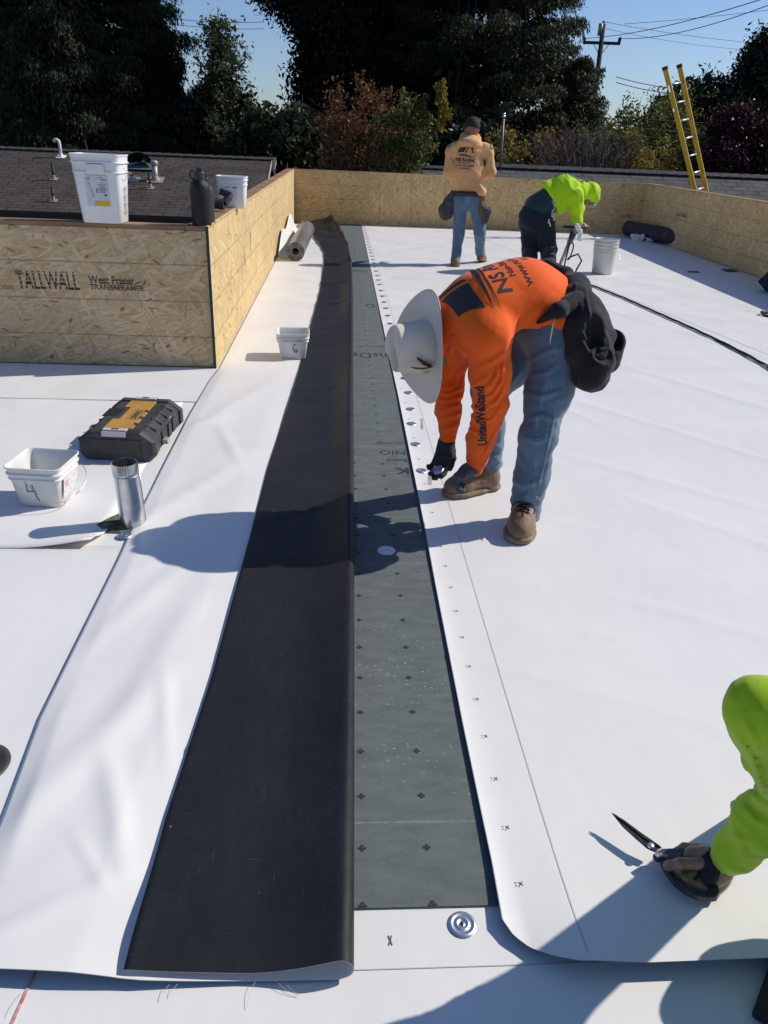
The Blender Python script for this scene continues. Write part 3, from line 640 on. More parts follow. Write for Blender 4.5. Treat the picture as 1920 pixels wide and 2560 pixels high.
dup(P0, tuple(np.array([G(312, 1343)[0], G(312, 1343)[1], .0085])), 1.2, 'round steel plate on the white strip just in front of the steel pipe')['group'] = 'round steel fastening plates'
wp = thing('white_washer_plate', 'flat white round plate lying on the grey board in the worker shadow', 'metal plate', (.203, 2.59, .0068)); b = MB()
b.lathe([(.004, .0012), (.0045, .0032), (.012, .0030), (.014, .0020), (.026, .0022), (.034, .0030), (.036, .0005)], (0, 0, 0), 36); b.build('plate', mat('white_paint', (.72, .72, .74), .45), wp, smooth=True)
b = MB(); b.lathe([(0, .0012), (.0046, .0014)], (0, 0, 0), 12); b.build('screw_hole', M_VOID, wp)

# hand marks and the red chalk line on the near white strip
mkx = MB()
for an in (1.25, 1.9): mkx.box((.122, .985, .0012), (.022, .0022, .0006), Matrix.Rotation(an, 3, 'Z'))
tag(mkx.build('marker_cross', M_PRINT), 'small grey x marked on the white strip between fold and steel plate', 'mark')
rc = MB(); a, b_ = G(75, 2462), G(30, 2560); dd = (b_-a); rc.bar(a-dd*.9+[0, 0, .0018], b_+dd*.4+[0, 0, .0018], .0055, .0008)
tag(rc.build('chalk_line', mat('red_chalk', (.55, .16, .14), .8, (.66, .45, .42), 70)), 'red chalk line snapped across the white roof at its near end', 'chalk line')
rc = MB(); rc.bar((.045, .926, .0013), (6, .948, .0013), .0018, .0006)
tag(rc.build('lap_line', M_CHALK), 'thin pencil line running across the white roof below the steel plate', 'pencil line')

# ------------------------------------------------------------ parapets of strand board
def panel(mb, a, b, z0, z1, th, out, m=0):
    """upright panel between ground points a,b; out = unit vector of the visible side, front face lies on the line a-b"""
    a, b, out = np.array([*a, 0.]), np.array([*b, 0.]), np.array([*out, 0.]); V = [p-out*d+[0, 0, z] for z in (z0, z1) for p, d in ((a, 0), (b, 0), (b, th), (a, th))]
    mb.add(V, [(3, 2, 1, 0), (4, 5, 6, 7), (0, 1, 5, 4), (1, 2, 6, 5), (2, 3, 7, 6), (3, 0, 4, 7)], m)
def pbuild(name, th, mt, a, b, z0, z1, t, out, label=None, bev=.0015):
    g = MB(); panel(g, a, b, z0, z1, t, out); return g.build(name, mt, th, world=True, bevel=bev, label=label, seg=1)
ZL = .922
wf = thing('parapet_wall', 'shaded strand board parapet stamped TALLWALL, with pail and bottle on top', 'parapet wall', (-2.5, 5.2, 0), group='strand board parapets')
pbuild('strand_board_panel', wf, M_OSBX, (-3.26, 5.16), (-.842, 5.16), .008, .888, .018, (0, -1)); pbuild('strand_board_panel', wf, M_OSBX, (-5.9, 5.16), (-3.263, 5.16), .008, .888, .018, (0, -1))
pbuild('top_plate', wf, M_LUM, (-5.9, 5.164), (-.975, 5.164), .885, ZL-.006, .135, (0, -1), bev=.003); pbuild('inner_framing', wf, M_LUM, (-5.9, 5.18), (-.975, 5.18), .01, .880, .10, (0, -1))
st = MB()
def wall_text(mb, s, px, py, h, wdt, y, stripes, bold=.0):
    V, F = text_geo(s, 1.0, bold=bold); V, F = subdiv(V, F, .07); w0 = V[:, 0].max()-V[:, 0].min(); hh = .72
    p = YP(px, py, y); ce = [np.mean([V[i] for i in f], 0) for f in F]
    F = [f for f, c in zip(F, ce) if (c[1]/hh*stripes+.1) % 1 > .24]
    mb.add(np.stack([p[0]+(V[:, 0]-V[:, 0].min())*wdt/w0+V[:, 1]/hh*h*-.05, 0*V[:, 0]+y, p[2]+V[:, 1]/hh*h], -1), F)
wx = lambda x0, x1, y: YP(x1, 700, y)[0]-YP(x0, 700, y)[0]
wall_text(st, 'TALLWALL', 46, 722, .118, wx(46, 202, 5.157), 5.1585, 4.5, .02)
wall_text(st, 'West Fraser', 222, 709, .055, wx(222, 338, 5.157), 5.1585, 3.5, .03)
wall_text(st, 'TRANSAFRAMER.', 226, 724, .036, wx(226, 365, 5.157), 5.1585, 3.0, .02)
wall_text(st, '.com', 6, 722, .035, wx(4, 34, 5.157), 5.1585, 3.0, .0)
st.build('ink_stamp', M_INK, wf, world=True)
wl = thing('parapet_wall', 'long sunlit strand board parapet leading away from its dark green corner edge', 'parapet wall', (-.85, 9, 0), group='strand board parapets')
ycut = [5.132, 8.2, 12.9, 15.28]
for i in range(3): pbuild('strand_board_panel', wl, M_OSBY, (-.82, ycut[i]+(.002 if i else 0)), (-.82, ycut[i+1]), .008, ZL, .018, (1, 0))
pbuild('green_edge', wl, M_GREEN, (-.8195, 5.1295), (-.838, 5.1295), .008, ZL-.002, -.0022, (0, 1), bev=0)
pbuild('top_plate', wl, M_LUM, (-.84, 5.16), (-.84, 15.28), .89, ZL-.003, .132, (1, 0), bev=.003); pbuild('inner_framing', wl, M_LUM, (-.842, 5.31), (-.842, 15.28), .01, .885, .12, (1, 0))
st = MB()
for (y0, z0, s_, h) in ((7.0, .40, 'WEST', .07), (7.5, .47, 'OSB', .09), (10.4, .55, '24/16', .08), (14.0, .45, 'TALL', .10)):
    V, F = text_geo(s_, 1.0); V, F = subdiv(V, F, .1); ce = [np.mean([V[i] for i in f], 0) for f in F]; F = [f for f, c in zip(F, ce) if (c[1]*5) % 1 > .3]
    st.add(np.stack([0*V[:, 0]-.8185, y0+V[:, 1]*h*1.4, z0+V[:, 0]*h], -1), F)
st.build('ink_stamp', M_INK, wl, world=True)
wb = thing('parapet_wall', 'far strand board parapet behind the worker in the peach hoodie', 'parapet wall', (2.5, 15.3, 0), group='strand board parapets')
for x0, x1, mt in ((-.815, .56, M_OSBX2), (.563, 1.35, M_OSBV), (1.353, 2.4, M_OSBV), (2.403, 3.3, M_OSBV), (3.303, 5.82, M_OSBX2)): pbuild('strand_board_panel', wb, mt, (x0, 15.3), (x1, 15.3), .006, .915, .018, (0, -1))
pbuild('top_plate', wb, M_LUM, (-.95, 15.322), (5.95, 15.322), .89, .921, .13, (0, -1), bev=.003); pbuild('inner_framing', wb, M_LUM, (-.95, 15.324), (5.95, 15.324), .01, .885, .12, (0, -1))
st = MB(); V, F = text_geo('TALLWALL', .11); p = YP(1548, 545, 15.29); st.add(np.stack([p[0]+V[:, 0]*.5, 0*V[:, 0]+15.2975, p[2]+V[:, 1]], -1), F); st.build('ink_stamp', M_INK, wb, world=True)
wr = thing('parapet_wall', 'strand board parapet on the shaded side above the black roll', 'parapet wall', (5.75, 12, 0), group='strand board parapets')
RA, RB = np.array([5.82, 15.3]), np.array([5.62, 9.6]); rd = (RB-RA)/np.linalg.norm(RB-RA); ro = np.array([rd[1], -rd[0]]); ro = ro if ro[0] < 0 else -ro
for a_, b_ in ((0, 2.5), (2.503, 5.0), (5.003, 8.), (8.003, 13.), (13.003, 17.5)): pbuild('strand_board_panel', wr, MATS['osb_y'] if False else M_OSBYS if 'M_OSBYS' in globals() else osb_mat('osb_right', 'y', False, (1.12, 1.0, .84)), RA+rd*a_, RA+rd*b_, .006, .925, .018, ro); globals().setdefault('M_OSBYS', MATS['osb_right'])
pbuild('top_plate', wr, M_LUM, RA-ro*.021, RA-ro*.021+rd*17.5, .892, .923, .13, ro, bev=.003); pbuild('inner_framing', wr, M_LUM, RA-ro*.024, RA-ro*.024+rd*17.5, .01, .886, .12, ro)
st = MB(); V, F = text_geo('West Fraser', .09); p0 = RA+rd*1.75+ro*.0025; st.add(np.stack([p0[0]+V[:, 0]*rd[0], p0[1]+V[:, 0]*rd[1], .50+V[:, 1]], -1), F); st.build('ink_stamp', M_INK, wr, world=True)

# ------------------------------------------------------------ pails, bottle, tool box, pipe
def rrect(wx_, wy_, r, z, n=6):
    P = []
    for cx, cy, a0 in ((wx_/2-r, wy_/2-r, 0), (-wx_/2+r, wy_/2-r, 90), (-wx_/2+r, -wy_/2+r, 180), (wx_/2-r, -wy_/2+r, 270)):
        for k in range(n+1): a = R_(a0+90*k/n); P.append((cx+r*math.cos(a), cy+r*math.sin(a), z))
    return P
def pail(name, label, loc, rz, wt, wb_, dt, db, h, r, mtl, group, ribs, fill=None, round_=False):
    t = thing(name, label, 'pail', loc, rz, group); g = MB()
    def ring(z, o=0.):
        f = z/h; W = wb_+(wt-wb_)*f+2*o; D = db+(dt-db)*f+2*o
        if round_: return [(W/2*math.cos(2*math.pi*k/40), W/2*math.sin(2*math.pi*k/40), z) for k in range(40)]
        return rrect(W, D, r+o, z)
    prof = [(0, -.006), (.006, 0)]
    for (z, o) in ribs: prof += [(z-.004, .0), (z-.001, o), (z+.005, o), (z+.008, .001)]
    prof += [(h-.010, .001), (h-.007, .006), (h, .006), (h+.0015, .002), (h-.004, -.002), (h-.05, -.003), (.012, -.003)]
    g.loft([ring(z, o) for z, o in prof], cap0=True, cap1=True); g.build('bucket', mtl, t, smooth=True, bevel=0)
    for p in t.children: 
        p.modifiers.new('n', 'EDGE_SPLIT').split_angle = R_(50)
    return t
def bail(t, pts, r=.0018, m=None, grip=None):
    g = MB(); g.tube(pts, r, 6); g.build('wire_handle', m or M_WIRE, t, smooth=True)
    if grip: q = MB(); q.tube(grip, .006, 8); q.build('handle_grip', M_WPL, t, smooth=True)
def bez(pts, n=20):
    P = [np.array(p, float) for p in pts]; out = []
    for i in range(n+1):
        t = i/n; Q = P
        while len(Q) > 1: Q = [Q[j]*(1-t)+Q[j+1]*t for j in range(len(Q)-1)]
        out.append(tuple(Q[0]))
    return out
def scrawl(t, strokes, y, x0, z0, s, r, m, tilt=0.):
    g = MB()
    for st_ in strokes:
        P = bez(st_, 14) if len(st_) > 2 else [st_[0], st_[1]]
        V = []
        for i, (a, b) in enumerate(P): z = z0+b*s; V.append(Vector((x0+a*s, y+tilt*(z), z)))
        for i in range(len(V)-1): g.bar(V[i], V[i+1]+(V[i+1]-V[i])*.15, r*2, .0012, up=(0, 1, .01))
    g.build('marker_number', m, t)
MARK = mat('black_marker', (.03, .03, .05), .6)
# pail marked 4
t4 = pail('square_pail', 'small open square white pail with a black 4 beside the tool box', (-1.235, 3.03, .0055), R_(-6), .228, .176, .222, .172, .185, .028, M_WPL2, 'square white pails', [(.128, .006), (.152, .008)])
scrawl(t4, [[(-.5, 1.), (-.52, .5), (-.48, .0)], [(-.48, 0.), (.35, .1)], [(.18, .95), (.25, .4), (.3, -.4), (.62, -1.15)]], -.0895, -.015, .075, .036, .0014, MARK, -.122)
bail(t4, bez([(-.03, -.119, .132), (.0, -.125, .11), (.05, -.15, .06), (.085, -.15, .025), (.125, -.115, .03), (.15, -.06, .055), (.145, -.03, .05)], 16)+bez([(.145, -.03, .05), (.16, .0, .06), (.165, .06, .075), (.15, .09, .11), (.10, .119, .132)], 10), .0019)
g = MB(); g.box((.1075, .0, .083), (.0015, .135, .09), Matrix.Rotation(R_(7.8), 3, 'Y')); g.build('paper_label', mat('label_paper', (.70, .70, .68), .5, (.45, .45, .47), 95, lo=.45, hi=.7), t4)
g = MB(); g.box((.1095, -.035, .095), (.0015, .030, .030), Matrix.Rotation(R_(7.8), 3, 'Y')); g.build('red_emblem', mat('faded_red', (.55, .12, .12), .5, (.75, .6, .6), 120), t4)
# pail marked 6
t6 = pail('square_pail', 'small open square white pail with a black 6 standing against the black sheet', (-.318, 5.49, .009), R_(3), .228, .176, .222, .172, .185, .028, M_WPL2, 'square white pails', [(.128, .006), (.152, .008)])
scrawl(t6, [[(.15, .95), (-.5, 1.0), (-.75, -.3), (-.2, -1.1), (.5, -1.0), (.75, -.2), (.3, .1), (-.2, -.35)]], -.0895, .015, .078, .040, .0022, MARK, -.122)
bail(t6, bez([(-.116, .0, .138), (-.128, -.08, .13), (-.09, -.135, .142), (0, -.135, .132), (.09, -.135, .142), (.128, -.08, .15), (.116, 0, .142)], 22), .0019)
# tall pail on the parapet
t = YP(252, 566, 5.19)
tp = pail('tall_pail', 'tall white rectangular pail with a yellow striped label on the parapet corner', (-1.475, 5.225, .917), R_(-3), .300, .246, .215, .17, .392, .034, M_WPL, 'white pails on the parapet', [(.290, .007), (.345, .009)])
bx = MB(); bx.box((0, -.100, .187), (.135, .0018, .175), Matrix.Rotation(R_(3.7), 3, 'X')); bx.build('paper_label', mat('grey_label', (.60, .61, .64), .5, (.70, .71, .73), 30), tp)
bx = MB(); bx.box((.022, -.0965, .117), (.092, .0016, .030), Matrix.Rotation(R_(3.7), 3, 'X')); bx.build('yellow_stripe', mat('label_yellow', (.72, .48, .03), .5), tp)
bx = MB()
for i in range(9): bx.box((.035+.0*i, -.1035-(.25-.016*i)*.0, .252-.009*i), (.055-.012*(i % 3), .0016, .0025), None)
for x, z, a, b in ((-.045, .262, .03, .004), (-.05, .252, .02, .004), (.03, .265, .03, .006), (.045, .252, .03, .006)): bx.box((x, -.1052, z), (a, .0016, b))
bx.bar((-.045, -.1035, .235), (-.025, -.0985, .150), .006, .0015); bx.box((.0, -.102, .19), (.006, .0016, .025)); bx.box((.05, -.100, .165), (.016, .0016, .014)); bx.build('label_print', mat('label_ink', (.16, .17, .22), .6), tp)
bx = MB()
for i in range(14): bx.box((.148-.0009*i*.9, 0.0, .21-.0115*i), (.0015, .060-.012*(i % 4), .004), None)
bx.build('side_print', mat('label_ink_grey', (.35, .36, .4), .6), tp)
bx = MB(); bx.box((.005, -.114, .318), (.11, .012, .045)); bx.build('handle_boss', M_WPL, tp, bevel=.006)
bail(tp, bez([(.160, -.05, .32), (.178, -.055, .30), (.19, -.03, .28), (.19, .03, .27), (.165, .06, .30)], 12), .002)
# black bottles
def bottle(label, loc, r, h, mtl, tall=False):
    t = thing('water_bottle', label, 'bottle', loc, R_(10), 'bottles on the parapet corner'); g = MB()
    g.lathe([(0, .0), (r*.92, 0), (r, .008), (r, h*.62), (r*.985, h*.68), (r*.86, h*.735), (r*.56, h*.775), (r*.5, h*.79)], seg=36, cap0=False, cap1=True); g.build('flask', mtl, t, smooth=True)
    g = MB(); g.lathe([(r*.56, h*.78), (r*.58, h*.785), (r*.58, h*.90), (r*.50, h*.915), (0, h*.915)], seg=28); g.box((0, 0, h*.945), (r*.5, r*.42, h*.08)); g.build('cap', M_BPL, t, smooth=False, bevel=.002)
    g = MB(); g.tube([(-r*.5+math.cos(a)*-r*.42, 0, h*.86+math.sin(a)*r*.44) for a in np.linspace(-1.7, 1.7, 12)], r*.09, 8); g.build('carry_loop', M_BPL, t, smooth=True); return t
bottle('large matt black flask with loop cap on the parapet corner', (-.872, 5.225, .917), .062, .345, mat('black_powder_coat', (.007, .008, .010), .4, spec=.35, bump=.3, bscale=500))
bottle('dark grey flask standing half hidden behind the large black flask', (-.868, 5.40, .917), .052, .30, mat('grey_powder_coat', (.035, .036, .040), .5, bump=.2, bscale=500))
# small pail on the parapet
ts = pail('small_pail', 'small white pail with a grey label on the sunlit parapet beside the black tool', (-.848, 6.62, .917), R_(0), .232, .20, .17, .14, .235, .03, M_WPL, 'white pails on the parapet', [(.170, .006), (.205, .008)])
bx = MB(); bx.box((-.02, -.079, .12), (.12, .0018, .115), Matrix.Rotation(R_(3.6), 3, 'X')); bx.build('paper_label', MATS['grey_label'], ts)
bx = MB(); bx.box((.03, -.0815, .155), (.035, .0016, .010)); bx.box((-.03, -.0815, .155), (.035, .0016, .006)); bx.build('label_print', MATS['label_ink'], ts)
ct = thing('power_tool', 'black cordless tool lying on the parapet in front of the small pail', 'power tool', (-.87, 6.25, .92))
g = MB(); g.tube([(-.115, 0, .045), (-.04, 0, .047)], [.030, .034], 16); g.tube([(-.04, 0, .047), (.0, .0, .05)], [.038, .040], 16); g.build('motor_body', M_BPL2, ct, bevel=.003, world=False)
g = MB(); g.tube([(-.135, 0, .045), (-.113, 0, .045)], [.018, .026], 14); g.build('nose', M_BPL, ct)
g = MB(); g.tube([(0, .0, .055), (.03, .03, .09), (.035, .05, .115)], [.028, .030, .034], 12); g.box((.01, .05, .125), (.09, .07, .045), Matrix.Rotation(.3, 3, 'Y')); g.build('grip_and_battery', M_BPL, ct, bevel=.004)

# white five-gallon pail
tb = pail('round_pail', 'round white five gallon pail standing by the bending worker in green', (3.44, 10.06, .012), R_(20), .31, .262, .31, .262, .385, .03, mat('translucent_white_plastic', (.62, .61, .57), .4, (.70, .69, .66), 3, spec=.4), 'round white pails', [(.262, .006), (.292, .006), (.335, .008)], round_=True)
g = MB()
for k in range(7):
    a = R_(-52+k*4-20); g.box((.138*math.cos(a), .138*math.sin(a), .20), (.0015, .011, .10), Matrix.Rotation(a, 3, 'Z') @ Matrix.Rotation(R_(3.5), 3, 'Y'))
g.build('paper_label', mat('grey_print_label', (.30, .30, .31), .6, (.62, .62, .60), 70), tb)
g = MB()
for k in range(8):
    a = R_(-138+k*4-20); g.box((.1385*math.cos(a), .1385*math.sin(a), .165), (.0015, .011, .085-.01*(k % 3)), Matrix.Rotation(a, 3, 'Z') @ Matrix.Rotation(R_(3.5), 3, 'Y'))
g.build('torn_label', mat('torn_brown_label', (.42, .27, .12), .7, (.62, .58, .50), 30), tb)
bail(tb, bez([(.152, -.02, .30), (.19, -.09, .24), (.16, -.16, .16), (.05, -.19, .13), (-.05, -.185, .16)], 14)[:9], .0022); 
# drinking-cup style nested pail above gives the double rim
pb = pail('round_pail', 'second round white pail nested inside the five gallon pail', (3.44, 10.06, .085), R_(20), .305, .25, .305, .25, .352, .03, MATS['translucent_white_plastic'], 'round white pails', [(.300, .005)], round_=True)

# steel vent pipe
vp_ = thing('vent_pipe', 'galvanised round steel duct with crimped top standing in the sheet cutout', 'vent pipe', (-.820, 2.800, .0)); g = MB(); rr = .0490; H_ = .278; S = 72
rings = []
for z in (0., .01, .12, .222, .226, .230, .236, .240, H_):
    ring = []
    for k in range(S):
        a = 2*math.pi*k/S; r = rr*(1.0+.012*(z < .005)); 
        if z > .238: r = rr*.985+.0022*(1 if k % 2 else -1)
        elif z in (.226,): r = rr*1.03
        elif z == .230: r = rr*.985
        elif z == .236: r = rr*1.015
        ring.append((r*math.cos(a)-.03*z, r*math.sin(a), z))
    rings.append(ring)
inner = [[(p[0]*.975-.03*z*.02, p[1]*.975, z) for p in rings[i]] for i, z in ((8, H_-.0005), (0, .01))]
g.loft(rings+inner); g.build('duct', M_GALV, vp_, smooth=True); vp_.children[0].modifiers.new('n', 'EDGE_SPLIT').split_angle = R_(40)
g = MB(); g.tube([(rr*1.01, .012, .0), (rr*1.01-.007, .012, .222)], .0016, 6); g.build('seam', M_GALV, vp_, smooth=True)
dr = thing('roof_drain', 'round black roof drain cut into the white sheet at the left picture edge', 'roof drain', (-.888, 1.470, .0)); g = MB()
g.lathe([(.078, .0045), (.078, .0065), (.066, .0068), (.055, .0052), (.052, .003)], seg=40); g.build('clamp_ring', M_BPL2, dr, smooth=True)
g = MB(); g.lathe([(.054, .0046), (.0, .0042)], seg=30); g.build('sump', M_VOID, dr)
g = MB(); g.box((.030, .030, .008), (.020, .004, .004), Matrix.Rotation(-.6, 3, 'Z')); g.box((.0, .045, .008), (.014, .010, .004), Matrix.Rotation(.5, 3, 'Z')); g.box((.0, .02, .008), (.02, .010, .004)); g.build('debris', M_WPL, dr)

# tool box
tx = thing('tool_box', 'black plastic tool case with a yellow lid panel between pail and parapet', 'tool box', (-1.035, 3.735, .0055), R_(-4)); hw, hl = .178, .272
def octo(w, hh, c1, c2, y, z0=0.):     # cross-section in xz
    return [(-w+c2, y, z0), (w-c2, y, z0), (w, y, z0+c2), (w, y, z0+hh-c1), (w-c1*1.3, y, z0+hh), (-w+c1*1.3, y, z0+hh), (-w, y, z0+hh-c1), (-w, y, z0+c2)]
g = MB(); g.loft([octo(hw*.94, .128, .035, .02, -hl+.03, .006), octo(hw*.97, .137, .038, .02, -hl+.06, .004), octo(hw*.97, .137, .038, .02, hl-.06, .004), octo(hw*.94, .128, .035, .02, hl-.03, .006)], cap0=True, cap1=True)
for sy in (-1, 1):
    g.loft([octo(hw*1.04, .148, .048, .03, sy*(hl-.055), 0), octo(hw*1.06, .150, .05, .03, sy*(hl-.02), 0), octo(hw*.98, .138, .045, .03, sy*hl, .005)][::sy], cap0=True, cap1=True)
for y in (-.15, -.05, .05, .15):
    g.box((.135, y, .128), (.060, .012, .018), Matrix.Rotation(.45, 3, 'Y')); g.box((-.13, y, .130), (.05, .010, .014), Matrix.Rotation(-.3, 3, 'Y'))
for y in (-.09, .02, .10): g.box((.176, y, .065), (.012, .045, .07))
g.build('case', M_BPL2, tx, bevel=.003)
g = MB(); g.box((0, -hl-.001, .07), (.24, .006, .085)); g.build('end_recess', M_BPL, tx, bevel=.004)
g = MB(); g.box((-.105, .035, .139), (.085, .12, .006)); g.build('handle_recess', M_RUB, tx, bevel=.004)
yl = MB(); pol = [(-.075, -.225), (.045, -.225), (.045, -.205), (.062, -.205), (.062, -.15), (.045, -.15), (.045, -.125), (.066, -.125), (.066, -.06), (.045, -.06), (.045, -.03), (.066, -.03), (.066, .04), (.045, .04), (.045, .07), (.062, .07), (.062, .225), (-.075, .225), (-.075, .11), (-.042, .11), (-.042, -.075), (-.075, -.075)]
yl.prism(pol, .138, .146); yl.build('yellow_panel', mat('dusty_yellow_plastic', (.52, .27, .055), .5, (.42, .23, .06), 8, bump=.1, bscale=200), tx, bevel=.002)
yl = MB(); yl.box((-.018, 0, .1465), (.004, .40, .0022)); yl.box((.022, -.0, .1463), (.052, .155, .0016)); yl.build('panel_rib', MATS['dusty_yellow_plastic'], tx)
V, F = text_geo('DEWALT', .044, bold=.0012); w_ = V[:, 0].max(); g = MB(); g.add(np.stack([.022+.016-V[:, 1]*1.0, (V[:, 0]-w_/2)*.80, V[:, 2]*0+.1480], -1), F)
for a in ((.049, 0, .0014, .152), (-.005, 0, .0014, .152)): g.box((a[0], 0, .1476), (.0018, a[3], .0008))
g.build('lettering', MARK, tx)
for sy in (-1, 1):
    g = MB(); g.box((-.005, sy*(hl-.026), .1505), (.115, .028, .009)); g.box((-.005, sy*(hl+.002), .138), (.115, .006, .026)); q = g.build('latch', mat('pale_latch', (.62, .55, .55), .4), tx, bevel=.002)
    g = MB(); g.box((-.005, sy*(hl-.026), .1555), (.035, .012, .002)); e = g.build('latch_slot', M_RUB, q)
g = MB(); g.box((.192, -.10, .05), (.03, .05, .022)); g.build('side_clip', mat('grey_clip', (.36, .36, .35), .5), tx, bevel=.004)
g = MB(); g.box((.170, .03, .118), (.003, .04, .03), Matrix.Rotation(.9, 3, 'Y')); g.build('sticker', mat('grey_sticker', (.25, .25, .25), .5, (.5, .5, .5), 200), tx)

# rolls of membrane
def roll(label, a, b, r, mo, mi_, turns=0., rin=.05, wrap=None, cat_=None):
    a, b = Vector(a), Vector(b); t = thing('membrane_roll', label, 'roll', tuple(a), 0, 'rolls of roofing membrane'); ax = (b-a); L = ax.length; q = ax.to_track_quat('Z', 'Y').to_matrix()
    g = MB(); n = 44; rings = []
    for z in np.linspace(0, L, 14):
        rings.append([q @ Vector((r*(1+.012*math.sin(3*al+z*5))*math.cos(al), r*(1+.012*math.sin(2*al-z*4))*math.sin(al), z+(.006*math.sin(5*al) if z == 0 else 0))) for al in np.linspace(0, 2*math.pi, n, endpoint=False)])
    ends = [[q @ Vector((rr_*math.cos(al), rr_*math.sin(al), z_)) for al in np.linspace(0, 2*math.pi, n, endpoint=False)] for rr_, z_ in ((rin, .0), (rin, L))]
    g.loft([ends[0]]+rings+[ends[1]]); g.build('sheet_coil', mo, t, smooth=True); t.children[0].modifiers.new('n', 'EDGE_SPLIT').split_angle = R_(40)
    g = MB(); g.lathe([(rin, -.004), (rin-.006, -.004), (rin-.008, L*.4)], seg=30, axis=q); g.build('core_tube', mi_, t, smooth=True)
    sp = MB(); P = []
    for k in range(150):
        al = k*.26; rr_ = rin+(r-rin)*.97*k/150; P.append(q @ Vector((rr_*math.cos(al), rr_*math.sin(al), -.0015)))
    sp.tube(P, .0016, 4); sp.build('coil_edge', MATS.get('coil_dark') or mat('coil_dark', (.10, .10, .10), .6), t); return t
mroll = mat('film_grey_membrane', (.20, .205, .215), .28, (.12, .125, .135), 6, spec=.7, stretch=(1, .25, 1), bump=.25, bscale=8)
ra = G(741, 660); 
roll('grey roll of roofing membrane lying on the white sheet by the sunlit parapet', (ra[0]-.02, 10.25, .125), (-.50, 12.9, .135), .118, mroll, mat('tan_core', (.42, .36, .27), .7), rin=.056)
cur = MB(); X, Y = np.meshgrid(np.linspace(0, 1, 20), np.linspace(10.4, 13.6, 30), indexing='ij')
XX = -.60-.24*X+0*Y; ZZ = .010+.34*np.clip(X-.15, 0, 1)**1.5*np.clip((Y-10.2)/1.2, .25, 1)*(1+.2*np.sin(Y*3)); XX = XX+.10*np.clip(X-.6, 0, 1)+.02; XX = np.maximum(XX, -.80)
cs = thing('loose_sheet', 'loose white sheet curling up between the grey roll and the sunlit parapet', 'roofing sheet', (-.7, 10.4, 0)); grid_mesh(XX[::-1], Y, ZZ[::-1], .002, 0, 0, 0).build('sheet', MW, cs, smooth=True, world=True)
# the far end of the fold running to the roll
rk = [G(1755, 628), G(1625, 578)]
roll('dark grey roll of membrane lying in the shade along the right parapet', (rk[0][0]-.06, rk[0][1]-.05, .15), (5.46, 14.9, .15), .135, mat('charcoal_roll', (.030, .031, .034), .6, (.05, .05, .053), 12, spec=.3), mat('dark_core', (.09, .09, .09), .7), rin=.07)
# rags, scraps, cable, edge items
rg = SDF(); c = G(1603, 603); 
for i in range(9): rg.ell(c+np.array([RNG.uniform(-.22, .25), RNG.uniform(-.1, .1), .03+RNG.uniform(0, .05)]), (.07, .06, .035+.02*(i % 2)), k=.03)
rg.wr(.018, 45, 3); rt = thing('white_rag', 'crumpled white rag on the roof at the end of the dark roll', 'rag', tuple(c)); V, F = rg.mesh(.012); V[:, 2] = np.maximum(V[:, 2], .012); link_mesh('cloth', V, F, mat('white_cloth', (.7, .7, .72), .8), rt, None, True)
for (px, py, a, b, rz, lb) in ((1733, 683, .10, .03, .1, 'thin black scrap lying in the parapet shade left of the other scrap'), (1825, 680, .12, .10, .3, 'squarish black scrap lying in the shade close to the parapet')):
    p = G(px, py); g = MB(); g.box((p[0], p[1], .020), (a*1.6, b*1.5, .006), Matrix.Rotation(rz, 3, 'Z') @ Matrix.Rotation(.12, 3, 'X')); tag(g.build('black_scrap', M_BPL2), lb, 'scrap', 'black scraps on the roof')
cb_ = thing('extension_cord', 'twisted black extension cords trailing across the white sheet', 'cord', (3.2, 7, .01))
pts = [(2.60, 10.3), (2.80, 9.8), (2.93, 9.25), (3.00, 8.9), (3.11, 8.2), (3.18, 7.45), (3.245, 6.8), (3.275, 6.2), (3.29, 5.75), (3.262, 5.35), (3.22, 5.0), (3.1, 4.4), (3.2, 3.6)]
s_ = np.linspace(0, 1, 160); ti = np.linspace(0, 1, len(pts)); PX = np.interp(s_, ti, [p[0] for p in pts]); PY = np.interp(s_, ti, [p[1] for p in pts])
ker = np.ones(9)/9; PXs = np.convolve(np.pad(PX, 4, 'edge'), ker, 'valid'); PYs = np.convolve(np.pad(PY, 4, 'edge'), ker, 'valid')
for ph in (0, 2.1, 4.2):
    amp = .007+.014*np.exp(-((PYs-5.5)/.5)**2)*(ph == 0); g = MB(); g.tube([(x+amp[i]*math.cos(ph+y*7), y, .018+.006*math.sin(ph+y*7)+sz(x, y)*.5) for i, (x, y) in enumerate(zip(PXs, PYs))], .0052, 7); g.build('cord', M_RUB, cb_, smooth=True, world=True)
# black bin lying at the right edge of the picture
eb = thing('black_bag', 'stiff black bag leaning at the right edge of the roof', 'bag', (4.9, 8.6, .01)); c = G(1925, 735)
g = MB(); q = Matrix.Rotation(R_(38), 3, 'Y') @ Matrix.Rotation(R_(10), 3, 'Z'); g.box((c[0]+.17, c[1]+.05, .22), (.26, .30, .50), q, taper=.85); g.build('bag_body', M_RUB, eb, world=True, bevel=.02)
cl = G(1918, 792); g = MB(); g.tube([(cl[0]+.10*math.cos(a)*1.2+.06, cl[1]+.10*math.sin(a), .03+.01*math.sin(3*a)) for a in np.linspace(0, 6.0, 26)], .012, 8); tag(g.build('coiled_cord', M_RUB), 'short loop of thick black cord at the right picture edge', 'cord')

